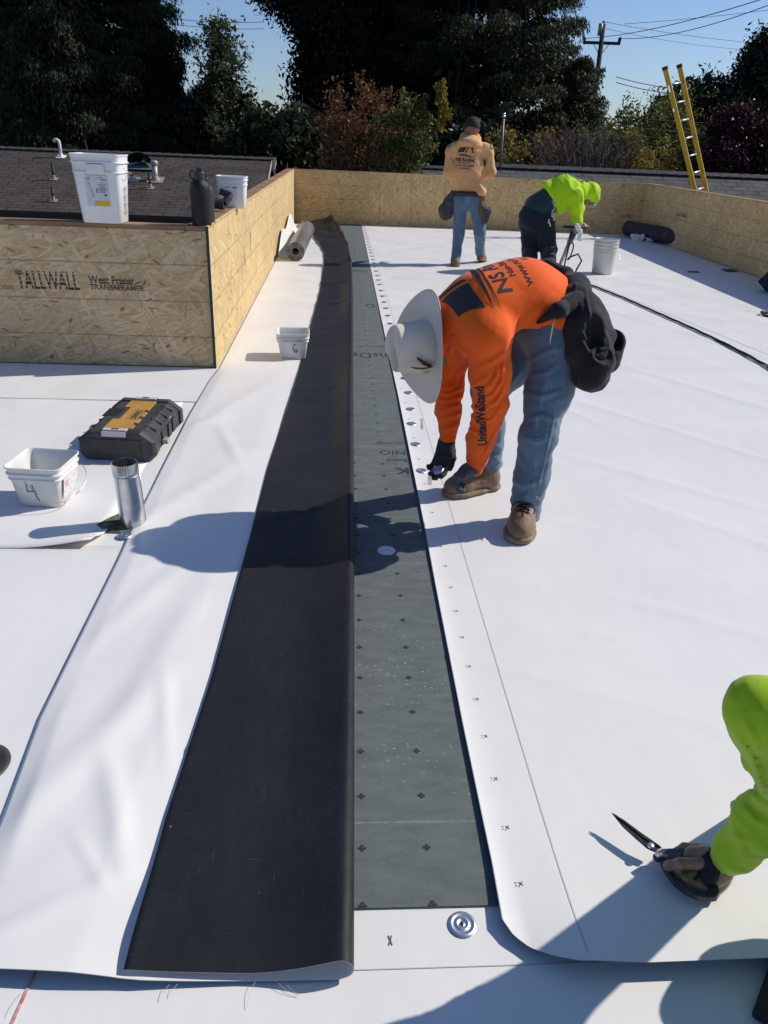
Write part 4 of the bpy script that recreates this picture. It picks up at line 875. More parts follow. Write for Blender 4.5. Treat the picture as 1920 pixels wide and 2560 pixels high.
# ------------------------------------------------------------ people
def nrm(v): v = np.array(v, float); return v/np.linalg.norm(v)
def jeans_mat(name, a_, b_, fade):
    a = NT(name, .85, .15); c = a.mix(a.ramp(a.noise(a.co, 5, 4), (.35, 0.), (.68, 1.)), a_, b_)
    c = a.mix(a.ramp(a.noise(a.mapping(scale=(9, 9, 2)), 2.4, 4, .6), (.56, 0.), (.72, .55)), c, fade)
    x, y, z = a.sep(a.mapping(rot=(.3, .2, .5))); tw = a.math('SINE', a.math('MULTIPLY', a.math('ADD', x, z), 1700)); c = a.mix(a.math('MULTIPLY', a.math('ABSOLUTE', tw), .22), c, fade)
    a.color(c); a.bump(a.math('ADD', a.noise(a.mapping(scale=(1, 1, 1.6)), 22, 4), a.math('MULTIPLY', a.noise(a.co, 300, 2), .25)), .45, .010); a.b.inputs['Sheen Weight'].default_value = .2; return a.m
M_JEAN = jeans_mat('worn_blue_denim', (.055, .105, .165), (.115, .185, .255), (.26, .34, .41)); M_JEAN2 = jeans_mat('blue_denim', (.07, .125, .20), (.12, .19, .28), (.25, .34, .43))
def cloth(name, c, c2, fs=24, st=.4):
    a = NT(name, .8, .15); a.color(a.mix(a.ramp(a.noise(a.co, 5, 3), (.3, 0.), (.7, 1.)), c, c2)); a.b.inputs['Sheen Weight'].default_value = .15
    n = a.n('ShaderNodeTexNoise'); n.inputs['Scale'].default_value = 3; a.l(a.co, n.inputs[0])
    f = a.noise(a.mapping(scale=(1, 1, 1.5)), fs, 2, .5, 1.2); a.bump(a.math('ADD', f, a.math('MULTIPLY', a.noise(a.co, 700, 2), .10)), st, .012); return a.m
M_ORG = cloth('orange_jersey', (.93, .135, .012), (.86, .115, .011), 9, .30); M_HIV = cloth('lime_hoodie', (.46, .74, .012), (.40, .66, .012), 13, .35); M_HIV2 = cloth('lime_hoodie_dusty', (.38, .60, .015), (.31, .50, .02), 9, .35)
M_PEA = cloth('peach_hoodie', (.76, .42, .20), (.62, .33, .15), 12, .8); M_NAVY = cloth('navy_work_trousers', (.012, .016, .026), (.020, .025, .036), 16, .5); M_TEAL = cloth('dark_teal_shirt', (.014, .040, .055), (.020, .050, .065), 14, .3)
M_SKIN = mat('brown_skin', (.20, .095, .055), .5, (.26, .13, .08), 30, spec=.4, bump=.25, bscale=180, sss=.05)
M_SKIN2 = mat('tan_skin', (.26, .13, .08), .5, (.32, .17, .11), 30, spec=.4, bump=.15, bscale=180, sss=.05)
M_GLV = mat('grey_work_glove', (.075, .082, .09), .8, (.12, .128, .135), 40, bump=.5, bscale=260); M_GLVD = mat('shaded_glove_black_band', (.016, .018, .022), .75, (.035, .037, .04), 40, bump=.5, bscale=260)  # darker copy paints shade onto the far glove; the wrist band is truly black
M_BOOT = mat('brown_work_leather', (.16, .09, .05), .6, (.25, .165, .105), 14, spec=.35, bump=.4, bscale=60); M_SOLE = mat('pale_sole_rubber', (.28, .20, .13), .7, (.17, .12, .08), 30, bump=.2, bscale=80)
M_LACE = mat('dark_laces', (.03, .02, .02), .8); M_FELT = mat('cream_hat_felt', (.70, .62, .52), .85, (.64, .565, .475), 6, bump=.12, bscale=500, sheen=.3)
M_TOOL = mat('black_suede_pouch', (.008, .008, .010), .85, (.022, .021, .023), 9, spec=.25, bump=.3, bscale=60, sheen=.12)
M_BELT = mat('dark_leather_belt', (.03, .02, .016), .5, (.05, .035, .028), 20); M_PCH = mat('tan_suede_pouch', (.10, .07, .05), .85, (.17, .12, .085), 18, bump=.4, bscale=120); M_PCHG = mat('grey_canvas_pouch', (.05, .052, .055), .85, (.09, .09, .09), 18, bump=.4, bscale=120)

def boot(t, heel, toe, zup, w=.046, mt=None, ms=None, laces=True, vox=.0045, pitch=0.):
    h, q = np.array([*heel[:2], 0.]), np.array([*toe[:2], 0.]); d = nrm(q-h); L = np.linalg.norm(q-h); s = np.array([-d[1], d[0], 0]); up = np.array([0, 0, 1.]); b = np.array([0, 0, heel[2] if len(heel) > 2 else .012])
    if pitch: d = d*math.cos(pitch)-up*math.sin(pitch); up = np.cross(s, d)*-1; up = up if up[2] > 0 else -up
    P = lambda a, c, z: h+b+d*a*L+s*c+up*z
    S = SDF(); S.chain([P(.16, 0, .055), P(.45, 0, .052), P(.70, .002, .046), P(.86, .002, .042)], [w*.82, w*.80, w*1.0, w*.92], .03); S.cap(P(.20, 0, .06), P(.20, 0, .15)+np.array(zup)*.0, w*.86, w*.98, .04); S.cap(P(.30, 0, .09), P(.62, 0, .062), .04, .034, .04)
    S.ell(P(.14, 0, .06), (.040, .040, .05)); S.wr(.0015, 70, 5); S.cut(P(.2, 0, .0135), -up); S.cut(P(.2, 0, .155), up)
    o, V, F = sdf_obj('boot', S, vox, mt or M_BOOT, t)
    K = SDF()
    for q_ in ((.12, .0), (.40, .0), (.68, .0), (.84, .001)): K.ell(P(q_[0], q_[1], .016), (w*1.02 if q_[0] > .3 else w*.9,)*2+(.026,), None, .02)
    K.chain([P(.12, 0, .016), P(.42, 0, .016), P(.68, 0, .016), P(.85, 0, .016)], [w*.86, w*.74, w*1.02, w*.98], .02, (up, .30)); K.cut(P(.2, 0, .0295), up); K.cut(P(.2, 0, 0), -up); sdf_obj('sole', K, vox, ms or M_SOLE, o)
    g = MB(); g.tube([P(.98-.0*k, 0, .03) if False else P(.70+.20*math.cos(k), (w*.72)*math.sin(k), .075-.020*abs(math.cos(k))) for k in np.linspace(-1.5, 1.5, 20)], .0018, 5); g.build('toe_seam', mt or M_BOOT, o, world=False) if False else None
    if laces:
        g = MB(); bv = bvh_of(V, F)
        for i, a in enumerate((.50, .56, .62, .68)):
            pts = []
            for c in np.linspace(-.026, .026, 7):
                hh = bv.ray_cast(Vector(P(a+(.012 if i % 2 else -.012)*c/.02, c, .25)), Vector(-up))
                if hh[0] is not None: pts.append(hh[0]+Vector(up)*.003)
            if len(pts) > 2: g.tube(pts, .0026, 6)
        hh = bv.ray_cast(Vector(P(.52, 0, .25)), Vector(-up))
        if hh[0] is not None:
            c0 = np.array(hh[0])+up*.006
            for sg in (-1, 1): g.tube(bez([c0, c0+s*sg*.03+up*.02, c0+s*sg*.055+d*.02, c0+s*sg*.045+d*.04-up*.02], 8), .0024, 6); g.tube(bez([c0, c0+s*sg*.02+d*.02+up*.01, c0+s*sg*.02+d*.06-up*.008], 8), .0022, 6)
        n0 = g; link_mesh('laces', n0.v, n0.f, M_LACE, o, None, True, True)
    return o
def wlink(g, name, m, parent, smooth=False, bevel=0, label=None):
    o = link_mesh(name, g.v, g.f, m, parent, g.mi, smooth, True, None, label)
    if bevel: b = o.modifiers.new('bevel', 'BEVEL'); b.width = bevel; b.segments = 2; b.limit_method = 'ANGLE'
    return o

# ---- 1. worker in the orange shirt and cowboy hat
w1 = thing('person', 'person in orange long-sleeved shirt, jeans and cream cowboy hat, bending to the sheet edge', 'person', (.78, 2.9, 0))
PEL = YP(1376, 800, 2.98); SP1 = YP(1305, 762, 2.96); SP2 = YP(1212, 788, 2.93); SP3 = YP(1150, 818, 2.91)
SN, SF = YP(1222, 842, 2.75), YP(1118, 795, 3.07)
hB, kB, aB = YP(1398, 870, 2.87), YP(1345, 1090, 2.80), YP(1312, 1285, 2.84)
hA, kA, aA = YP(1335, 850, 3.08), YP(1222, 975, 3.10), YP(1224, 1158, 3.19)
eN, wN = YP(1226, 1010, 2.80), YP(1188, 1165, 2.88); eF, wF = YP(1124, 955, 3.03), YP(1120, 1092, 2.96)
SA = nrm(SF-SN)                                     # across the shoulders, near to far
rr_ = ray(1052, 868); rr_ = rr_/np.linalg.norm(rr_); IR, IDn = CR-rr_*(CR@rr_), -(CU-rr_*(CU@rr_)); IR, IDn = nrm(IR), nrm(IDn)
HU = nrm(-IR*.80-rr_*.58+IDn*.06); HF = nrm(IDn*.98-IR*.10); HF = nrm(HF-HU*(HF@HU)); HS = np.cross(HU, HF); HC = YP(1060, 866, 2.885)
HEAD = HC-HU*.035
up0 = np.array([0, 0, 1.]); B = SDF()
B.chain([PEL, SP1+up0*.03, SP2+up0*.03, SP3], [.095, .085, .095, .09], .05, None); B.cap(SN, SF, .055, .055, .06); B.cap(SP3, HEAD, .052, .052, .03); head(B, HEAD+HU*.012, HU, HF, .92)
for a, b, c in ((SN, eN, wN), (SF, eF, wF)): B.cap(a, b, .048, .040, .03); B.cap(b, c, .038, .026, .02)
for a, b, c in ((hB, kB, aB), (hA, kA, aA)): B.cap(PEL+(a-PEL)*.6, a, .09, .08, .05); B.cap(a, b, .074, .052, .04); B.cap(b, c, .050, .036, .03); B.cap(c, c-np.array([0, 0, .03]), .034, .034, .03)
hFd, hFp = nrm([-.18, -.10, -1.]), nrm([-.55, -.85, .05]); hNd, hNp = nrm([-.72, -.12, -.42]), nrm([-.15, -.35, -.9])
hand(B, wF+hFd*.03, hFd, hFp, -1, 1.05, (.75, .7, .75, .85), .05, (.8, .8)); hand(B, wN+hNd*.005, hNd, hNp, 1, .92, (.9, 1., 1.05, 1.1), .04, (.0, .1))
sdf_obj('body', B, .0085, M_SKIN, w1)
# shirt
C_ = SDF(); up_ = nrm(np.cross(SA, SP2-SP1)); up_ = up_ if up_[2] > 0 else -up_
AX = np.stack([SA, nrm(SP2-SP1), up_])
C_.ell(PEL+(SP1-PEL)*.25+up_*.050, (.155, .15, .108), AX, .06); C_.ell(SP1+up_*.050, (.165, .15, .125), AX, .08); C_.ell(SP2+up_*.042, (.185, .15, .128), AX, .08); C_.ell(SP3+up_*.012-(SP2-SP1)*.0, (.165, .095, .105), AX, .07)
C_.cap(SP3, SP3+(HEAD-SP3)*.80, .080, .066, .04); C_.ell(HEAD-HU*.095, (.088, .088, .075), None, .03); C_.cut(HC-HU*.012, HU, HC, .26); C_.cap(SN+SA*.03, SF-SA*.03, .082, .078, .06)
C_.chain([SN, SN+(eN-SN)*.5, eN], [.082, .072, .066], .045); C_.chain([eN, eN+(wN-eN)*.55, eN+(wN-eN)*.86], [.067, .060, .046], .02); C_.cap(eN+(wN-eN)*.86, eN+(wN-eN)*1.04, .0345, .033, .012)
C_.chain([SF, SF+(eF-SF)*.5, eF], [.080, .068, .058], .045); C_.chain([eF, eF+(wF-eF)*.5, eF+(wF-eF)*.80], [.060, .053, .042], .02); C_.cap(eF+(wF-eF)*.80, eF+(wF-eF)*1.02, .0345, .033, .012)
C_.ell(YP(1112, 868, 3.00), (.075, .085, .085), None, .05); C_.ell(YP(1135, 905, 3.02), (.055, .055, .045), None, .04); C_.cap(YP(1100, 905, 3.02), YP(1098, 930, 3.04), .045, .035, .05); C_.cap(YP(1122, 850, 2.98), YP(1108, 905, 2.98), .06, .05, .05)   # slack cloth under the chest
C_.cap(YP(1398, 796, 2.85), YP(1392, 800, 3.0), .070, .08, .03); C_.cut(YP(1392, 828, 2.8), (0, 0, -1), PEL, .22)      # shirt tail
C_.wr(.0085, 36, 21, YP(1222, 960, 2.80), .13, (1, 1, 1.7)); C_.wr(.010, 42, 22, YP(1120, 1000, 3.03), .13, (.8, .8, 1.7)); C_.wr(.006, 50, 25, YP(1200, 1090, 2.85), .09, (.7, .7, 1.7)); C_.wr(.010, 40, 23, YP(1240, 885, 2.76), .11, (1.9, 1, .5)); C_.wr(.005, 13, 24)
C_.wr(.006, 50, 28, YP(1125, 880, 3.0), .10, (1.6, 1, .4))
C_.folds([[(1229, 908), (1212, 945), (1178, 967)], [(1237, 908), (1225, 938), (1205, 960)], [(1246, 901), (1244, 935), (1229, 962), (1217, 970)], [(1259, 901), (1256, 952), (1235, 986), (1212, 996)], [(1266, 945), (1254, 986), (1237, 1008), (1215, 1021)],
 [(1173, 1011), (1188, 1026), (1212, 1024)], [(1175, 1030), (1188, 1054), (1229, 1052), (1251, 1019)], [(1250, 1060), (1225, 1110), (1205, 1150)], [(1168, 1070), (1190, 1082), (1215, 1078)]], 4, .0075)
C_.folds([[(1089, 957), (1111, 974), (1136, 964), (1144, 935)], [(1090, 999), (1119, 1002), (1154, 991)], [(1094, 1031), (1124, 1019), (1154, 1013)], [(1100, 1050), (1127, 1042), (1151, 1033)], [(1090, 978), (1120, 986), (1154, 972)], [(1102, 1078), (1125, 1070), (1146, 1060)]], 4.5, .0075)
C_.folds([[(1109, 815), (1112, 856), (1094, 918)], [(1119, 830), (1127, 867), (1116, 905)], [(1132, 845), (1156, 881), (1158, 905)], [(1269, 878), (1237, 901), (1203, 918)]], 6.5, .007); C_.folds([[(1292, 872), (1340, 830), (1400, 765)], [(1180, 700), (1230, 665)], [(1300, 840), (1330, 790), (1380, 740)]], 8, .003)
shirt, sV, sF = sdf_obj('shirt', C_, .005, M_ORG, w1, relax=1)
sb = bvh_of(sV, sF)
# back print: roof emblem and lines of text, reading from his left shoulder to his right
def logo(g, s=1.):      # roof silhouette with swoosh, about 1 wide
    A = [([(0, .10), (.12, .36), (.52, .40), (.36, .13), (.20, .14)], 0), ([(.42, .12), (.58, .40), (.64, .36), (.50, .13)], 0), ([(.66, .36), (.76, .28), (.74, .26), (.65, .33)], 0), ([(.78, .14), (.88, .30), (.86, .38), (.83, .38), (.83, .30), (.74, .38), (.71, .36), (.85, .22), (.93, .10)], 0)]
    for p, _ in A: n = len(g.v); g.add([(x*s, y*s, 0) for x, y in p], [tuple(range(len(p)))])
    for k0, (y0, th_) in enumerate(((.02, .05), (-.05, .022))):
        top = [(x, y0+.045*math.sin((x)*4.2+.4)-.05*x) for x in np.linspace(-.03, .98-.1*k0, 22)]
        for i in range(21):
            t0, t1 = [th_*math.sin(math.pi*min(1, max(0, (j+.3)/21.6)))+.003 for j in (i, i+1)]
            (x0, a), (x1, b) = top[i], top[i+1]; g.add([(x0*s, a*s, 0), (x1*s, b*s, 0), (x1*s, (b-t1)*s, 0), (x0*s, (a-t0)*s, 0)], [(0, 1, 2, 3)])
def print_on(parent, bvh, items, O, X, Y, dirn, m, L=.006, lift=.0013, name='back_print'):
    g = MB()
    for kind, s, x, y, sz_, bold in items:
        if kind == 'logo': q = MB(); logo(q, sz_); V, F = np.array(q.v), q.f
        else: V, F = text_geo(s, sz_, bold=bold*sz_); 
        V = V.copy(); V[:, 0] += x; V[:, 1] += y; V, F = subdiv(V, F, L); W, F = drape(V, F, O, X, Y, bvh, dirn, lift); 
        g.add(W, F)
    return wlink(g, name, m, parent)
M_SPR = mat('black_screen_print', (.025, .022, .024), .6, (.05, .04, .04), 200)
Yd = nrm(SP3-SP1); Od = YP(1258, 772, 2.9); Xd = nrm(SA-Yd*(SA@Yd)); 
print_on(w1, sb, [('logo', '', -.03, .060, .36, 0), ('t', 'NS Roofing', -.01, -.022, .078, .02), ('t', 'Non-Stop Roofing', .045, -.062, .036, .015), ('t', 'www.ns1roofing.com', .0, -.108, .044, .01), ('t', 'Lic #1079865', .13, -.150, .034, .01)],
         Od-Xd*.10+Yd*.02+up_*.0, Xd, Yd, -up_+np.array([.0, .1, 0]), M_SPR)
# sleeve lettering, reading upwards
U0, U1 = YP(1205, 1116, 2.7), YP(1196, 966, 2.7); Xs = nrm(U1-U0); Ls = np.linalg.norm(U1-U0); V, F = text_geo('UnitedWeStand', 1., bold=.035); wv_ = V[:, 0].max(); V[:, 0] *= Ls/wv_; V[:, 1] *= .050; V, F = subdiv(V, F, .006)
rs_ = nrm(ray(1200, 1040)); Ys = nrm(np.cross(Xs, rs_)); Ys = Ys if Ys@CR < 0 else -Ys
W, F = drape(V, F, U0-Ys*.020, Xs, Ys, sb, rs_, .0013); g = MB(); g.add(W, F); wlink(g, 'sleeve_print', M_SPR, w1)
# jeans
J = SDF(); J.ell(YP(1378, 832, 2.97), (.125, .165, .12), None, .06); J.cap(YP(1378, 815, 2.9), YP(1368, 820, 3.06), .105, .10, .05)
J.chain([hB, hB+(kB-hB)*.5, kB], [.098, .085, .073], .05); J.chain([kB, kB+(aB-kB)*.5, aB], [.073, .072, .064], .02); J.chain([hA, hA+(kA-hA)*.5, kA], [.098, .085, .073], .05); J.chain([kA, kA+(aA-kA)*.5, aA], [.072, .068, .062], .02)
J.wr(.008, 34, 31, kB, .22, (.7, .7, 1.3)); J.wr(.011, 38, 32, aB, .12, (.6, .6, 1.7)); J.wr(.011, 38, 33, aA, .12, (.6, .6, 1.7)); J.wr(.008, 32, 34, kA, .14, (.7, .7, 1.4)); J.wr(.007, 30, 35, hB, .16, (.8, .8, 1.5)); J.wr(.003, 75, 36, kB, .3, (1, 1, 1))
J.cut(aB+[0, 0, -.018], (0, 0, -1), aB, .12); J.cut(aA+[0, 0, -.015], (.1, 0, -1), aA, .12)
J.folds([[(1318, 1047), (1357, 1038), (1392, 1056)], [(1314, 982), (1357, 991), (1401, 978)], [(1318, 904), (1366, 878), (1401, 869)], [(1275, 1251), (1314, 1240), (1345, 1251)], [(1290, 1277), (1331, 1266)], [(1292, 1121), (1323, 1186), (1336, 1242)], [(1325, 940), (1370, 930), (1410, 900)],
 [(1310, 1090), (1345, 1105), (1385, 1085)], [(1195, 1150), (1225, 1140), (1250, 1155)], [(1190, 1120), (1225, 1112), (1252, 1120)], [(1200, 1075), (1225, 1085), (1250, 1070)], [(1280, 900), (1300, 930), (1275, 960)], [(1280, 1200), (1310, 1215), (1345, 1205)]], 6, .006)
J.folds([[(1396, 904), (1392, 991), (1379, 1077), (1353, 1186), (1336, 1255)]], 2.5, .004)
sdf_obj('jeans', J, .0052, M_JEAN, w1, relax=1)
tB, tA = G(1287, 1368), G(1108, 1248)
boot(w1, (aB[0]+.012, aB[1]+.045, .009), (tB[0]+.012, tB[1]+.015), (0, 0, 1), .050); boot(w1, (aA[0]+.045, aA[1]+.015, .009), (tA[0]+.01, tA[1]+.01), (0, 0, 1), .048)
# gloves
for nm, wv, fd, pn, sd_, cu, th_, mt in (('glove', wF, hFd, hFp, -1, (.75, .7, .75, .85), (.8, .8), M_GLVD), ('glove', wN, hNd, hNp, 1, (.9, 1., 1.05, 1.1), (.0, .1), M_GLV)):
    S = SDF(); hand(S, wv+fd*(.03 if mt is M_GLVD else .005), fd, pn, sd_, 1.05 if mt is M_GLVD else .92, cu, .05, th_, 1.25, 1.05); S.cap(wv-fd*.015, wv+fd*.04, .031, .030, .02); S.wr(.0012, 130, 3); sdf_obj(nm, S, .0032, mt, w1)
# hat
g = MB(); n = 72
def hp(a, c, u_): return HC+HS*a+HF*c+HU*u_
rings = []
for r_ in (0., .25, .5, .75, .92, 1.):
    ring = []
    for k in range(n):
        al = 2*math.pi*k/n; ca, sa = math.cos(al), math.sin(al); ri, ro_ = (.079, .098), (.158, .212)
        a = ca*(ri[0]+(ro_[0]-ri[0])*r_); c = sa*(ri[1]+(ro_[1]-ri[1])*r_); c *= (1+.05*r_*(sa > 0)*abs(sa)**6); a *= 1-.10*r_*abs(sa)**3
        u_ = .034*r_**1.6*abs(ca)**2.2-.022*r_**1.4*abs(sa)**2.5; ring.append(hp(a, c, u_))
    rings.append(ring)
under = [[Vector(p)-Vector(HU)*.0035 for p in r] for r in rings[::-1]]
g.loft(rings+under+[rings[0]]); brim = wlink(g, 'hat_brim', M_FELT, w1, True)
g = MB(); rings = []
def crown(al, v):
    ca, sa = math.cos(al), math.sin(al); H0 = .132
    if v <= .72: t = v/.72; h = H0*t*(1-.0*sa); f = 1-.09*t-.05*t*t; a, c = .080*ca*f*(1-.16*t*t), .102*sa*f*(1-.0*t)
    else:
        t = (v-.72)/.28; f = .86*(1-t**2.2); a, c = .0672*ca*f, .102*sa*f; h = H0+.024*(1-(1-t)**2)-.050*math.exp(-(a/.019)**2)*(1-math.exp(-(t*2.2)**2))*(.75+.25*sa) 
    pin = math.exp(-((abs(a)-.055)/.030)**2)*math.exp(-((c-.055)/.035)**2)*max(0, min(1, (v-.25)*2)); a *= 1-.26*pin; h -= .016*pin
    return hp(a, c, h)
for v in np.concatenate([np.linspace(0, .72, 12), .72+.28*np.linspace(.04, 1, 14)**.8]): rings.append([crown(2*math.pi*k/n, v) for k in range(n)])
g.loft(rings, cap1=True); wlink(g, 'hat_crown', M_FELT, w1, True)
g = MB(); 
rings = [[hp(.0805*math.cos(a)*(1-.01*j), .0995*math.sin(a)*(1-.01*j), z) for a in np.linspace(0, 2*math.pi, 60, endpoint=False)] for j, z in enumerate((.004, .005, .016, .018))]
g.loft(rings); wlink(g, 'hat_band', mat('grey_hat_band', (.38, .345, .31), .7), w1, True)
# side visible to the camera is the one facing it
sgn = 1 if (HS@(-rr_)) > 0 else -1
g = MB()
for al0, q in ((.15, .013), (.42, .013)): 
    al = math.pi/2-al0*sgn*2.1 if sgn > 0 else math.pi/2+al0*2.1; c = hp(.083*math.cos(al), .102*math.sin(al), .012); tg = nrm(hp(.083*math.cos(al+.05), .102*math.sin(al+.05), .012)-c); g.bar(c-tg*q, c+tg*q, .016, .004, up=tuple(np.cross(tg, HU)))
wlink(g, 'band_buckle', mat('cream_buckle', (.55, .5, .44), .5), w1, bevel=.002)
al = math.pi/2-sgn*.85
def feather(L, w_, da, du, m, nm, sd):
    g = MB(); base = hp(.084*math.cos(al), .103*math.sin(al), .012); tip = hp(.076*math.cos(al+da)*1.05, .095*math.sin(al+da)*1.05, .012+du); d = tip-base; out = nrm(np.cross(d, HU)); nn = nrm(hp(math.cos(al), math.sin(al), 0)-HC); out = nrm(np.cross(d, nn)); rng = np.random.default_rng(sd)
    P = [base+d*t+nn*(.006+.012*math.sin(t*2.6)) for t in np.linspace(0, 1, 13)]; V = []
    for i, p in enumerate(P):
        ww = w_*math.sin(math.pi*(i+.6)/13.6)**.7*rng.uniform(.75, 1.15); V += [p-out*ww, p+nn*.002, p+out*ww]
    g.add(V, [f for i in range(12) for f in ((3*i, 3*i+1, 3*i+4, 3*i+3), (3*i+1, 3*i+2, 3*i+5, 3*i+4))]); wlink(g, nm, m, w1)
feather(.1, .0085, -sgn*.50, .085, mat('dark_red_feather', (.10, .008, .010), .5, (.025, .006, .006), 90), 'feather', 1); feather(.1, .0060, -sgn*.12, .105, mat('olive_feather', (.10, .085, .025), .5, (.04, .035, .01), 90), 'feather', 2); feather(.05, .0075, -sgn*.30, .045, mat('black_feather', (.012, .010, .010), .5), 'feather', 3)
# tool belt and pouches
T = SDF(); bp = [YP(1330, 652, 3.11), YP(1372, 662, 3.11), YP(1412, 690, 3.06), YP(1436, 732, 2.93), YP(1430, 765, 2.83), YP(1396, 775, 2.765), YP(1345, 806, 2.80)]
T.chain(bp, [.008, .018, .030, .042, .042, .026, .008], .03); T.chain([YP(1440, 715, 2.96), YP(1452, 760, 2.86)], [.05, .055], .03); T.wr(.003, 60, 8); tbelt, tV, tF = sdf_obj('tool_belt', T, .006, M_TOOL, w1)
T = SDF(); T.chain([YP(1440, 750, 2.88), YP(1456, 810, 2.82), YP(1480, 890, 2.76)], [.065, .078, .080], .05); T.chain([YP(1480, 770, 2.86), YP(1515, 840, 2.82)], [.03, .035], .05); T.chain([YP(1455, 880, 2.76), YP(1482, 940, 2.74)], [.060, .060], .04); T.cap(YP(1450, 945, 2.73), YP(1490, 950, 2.74), .035, .035, .03)
T.sub(YP(1494, 822, 2.70), (.042, .055, .085), None, .01); T.wr(.004, 35, 5); T.wr(.0015, 120, 6); T.folds([[(1411, 785), (1440, 809), (1466, 847), (1500, 873), (1523, 870), (1522, 850), (1512, 830)], [(1468, 888), (1483, 903), (1509, 921), (1535, 922)], [(1440, 700), (1437, 730), (1415, 765)], [(1462, 720), (1475, 790), (1472, 850)]], 3.2, .006); T.folds([[(1440, 840), (1436, 900), (1445, 950)], [(1490, 915), (1483, 950)], [(1430, 770), (1425, 810)]], 3, .003); sdf_obj('tool_pouch', T, .006, M_TOOL, w1)
T = SDF(); T.chain([YP(1530, 855, 2.82), YP(1520, 905, 2.80)], [.050, .046], .03); T.sub(YP(1540, 842, 2.78), (.034, .045, .055), None, .008); T.wr(.003, 60, 7); sdf_obj('tool_pouch', T, .006, M_TOOL, w1)
T = SDF(); T.chain([YP(1500, 905, 2.70), YP(1476, 945, 2.70)], [.058, .052], .03); T.sub(YP(1515, 880, 2.66), (.045, .05, .040), None, .008); T.wr(.003, 60, 8); sdf_obj('tool_pouch', T, .006, M_TOOL, w1)
g = MB(); g.tube([YP(1386, 792, 2.74), YP(1384, 806, 2.73), YP(1374, 858, 2.73)], .0035, 6); wlink(g, 'zip_pull', M_WIRE, w1, True)
# plate held in the glove
p = wF+hFd*.135+hFp*.035; tp_ = thing('fastening_plate', 'steel plate held in the black glove of the worker in orange', 'metal plate', tuple(p), .3, 'round steel fastening plates'); pg = P0.children[0].copy(); COL.objects.link(pg); pg.parent = tp_; tp_.rotation_euler = (.35, -.3, 0)

# ---- 2. worker in the peach hoodie, seen from behind
w2 = thing('person', 'person in peach hoodie, black cap and jeans standing at the far parapet, back turned', 'person', (1.68, 10.45, 0)); y2 = 10.45
W = lambda px, py, dy=0.: YP(px, py, y2+dy)
hl, hr = W(1150, 500), W(1190, 500); kl, kr = W(1147, 580, .02), W(1200, 580, .0); al_, ar_ = W(1138, 655, -.12), W(1200, 632, .22)
neck, hd = W(1176, 345, -.0), W(1180, 324, .04)
shl, shr = W(1127, 372), W(1222, 372); el, er = W(1120, 430, .0), W(1228, 430, .0); wl_, wr_ = W(1140, 445, .24), W(1205, 445, .24)
B = SDF(); B.chain([W(1168, 490), W(1170, 430), W(1172, 385)], [.12, .12, .13], .06, ((0, 1, 0), .7)); B.cap(shl, shr, .055, .055, .05); B.cap(neck-[0, 0, .06], neck+[0, 0, .02], .055, .052, .03); head(B, hd, (0, -.05, 1), (.30, 1, -.25), 1.08)
for a, b, c in ((shl, el, wl_), (shr, er, wr_)): B.cap(a, b, .045, .04, .03); B.cap(b, c, .036, .027, .02)
for a, b, c in ((hl, kl, al_), (hr, kr, ar_)): B.cap(a, b, .075, .05, .05); B.cap(b, c, .048, .036, .03)
hand(B, wl_, (.5, .8, -.1), (0, .3, -1), 1); hand(B, wr_, (-.5, .8, -.1), (0, .3, -1), -1); sdf_obj('body', B, .009, M_SKIN, w2)
C_ = SDF(); C_.chain([W(1166, 462), W(1169, 430), W(1172, 398)], [.193, .205, .185], .05, ((0, 1, 0), .66)); C_.cap(shl-[0, 0, .03], shr-[0, 0, .03], .065, .065, .05); C_.ell(W(1196, 478, -.01), (.10, .13, .085), None, .05)
C_.ell(W(1175, 357, -.07), (.140, .09, .066), None, .010); C_.chain([W(1176, 347)+np.array([.100*math.cos(a), .095*math.sin(a), .045*math.sin(a)]) for a in np.linspace(0, 2*math.pi, 13)], [.040]*13, .008); C_.ell(W(1176, 346, .0), (.10, .10, .045), None, .012); C_.cap(W(1140, 372), W(1208, 372), .075, .075, .06); C_.ell(W(1124, 384), (.055, .07, .05), None, .02); C_.ell(W(1224, 386), (.055, .07, .055), None, .02)
for a, b, c in ((shl, el, wl_), (shr, er, wr_)): C_.chain([a-np.array([0, 0, .04]), b], [.056, .062], .03); C_.cap(b, c, .062, .042, .03)
C_.folds([[(1120, 392), (1128, 402), (1134, 425)], [(1228, 392), (1219, 404), (1212, 430)], [(1180, 452), (1200, 462), (1208, 472)], [(1140, 440), (1150, 470)], [(1195, 450), (1206, 475)], [(1150, 366), (1175, 372), (1200, 364)], [(1114, 440), (1120, 446)]], 3., .012); C_.wr(.010, 24, 40, None, None, (.6, 1, 1.5)); C_.cut(W(1168, 481)+[0, 0, -.012], (-.12, 0, -1), W(1168, 500), .24)
sh2, V2, F2 = sdf_obj('hoodie', C_, .011, M_PEA, w2); b2 = bvh_of(V2, F2)
print_on(w2, b2, [('logo', '', 0, .045, .235, 0), ('t', 'NS Roofing', -.01, -.025, .052, .03), ('t', 'Non-Stop Roofing', .02, -.048, .022, .02), ('t', '(916) 750-2468', -.005, -.086, .036, .01), ('t', 'Lic #1079865', .03, -.116, .026, .01)],
         W(1143, 397, -.12), (.95, 0, 0), (0, 0, 1), (0, 1, 0), M_SPR, .02, .003)
C_ = SDF(); C_.ell(hd+[0, 0, .040], (.100, .118, .108), None, .02); C_.cut(hd+[0, 0, .008], (0, -.15, -1)); o, V, F = sdf_obj('cap', C_, .008, mat('black_cap', (.018, .016, .015), .8, (.03, .027, .024), 20), w2)
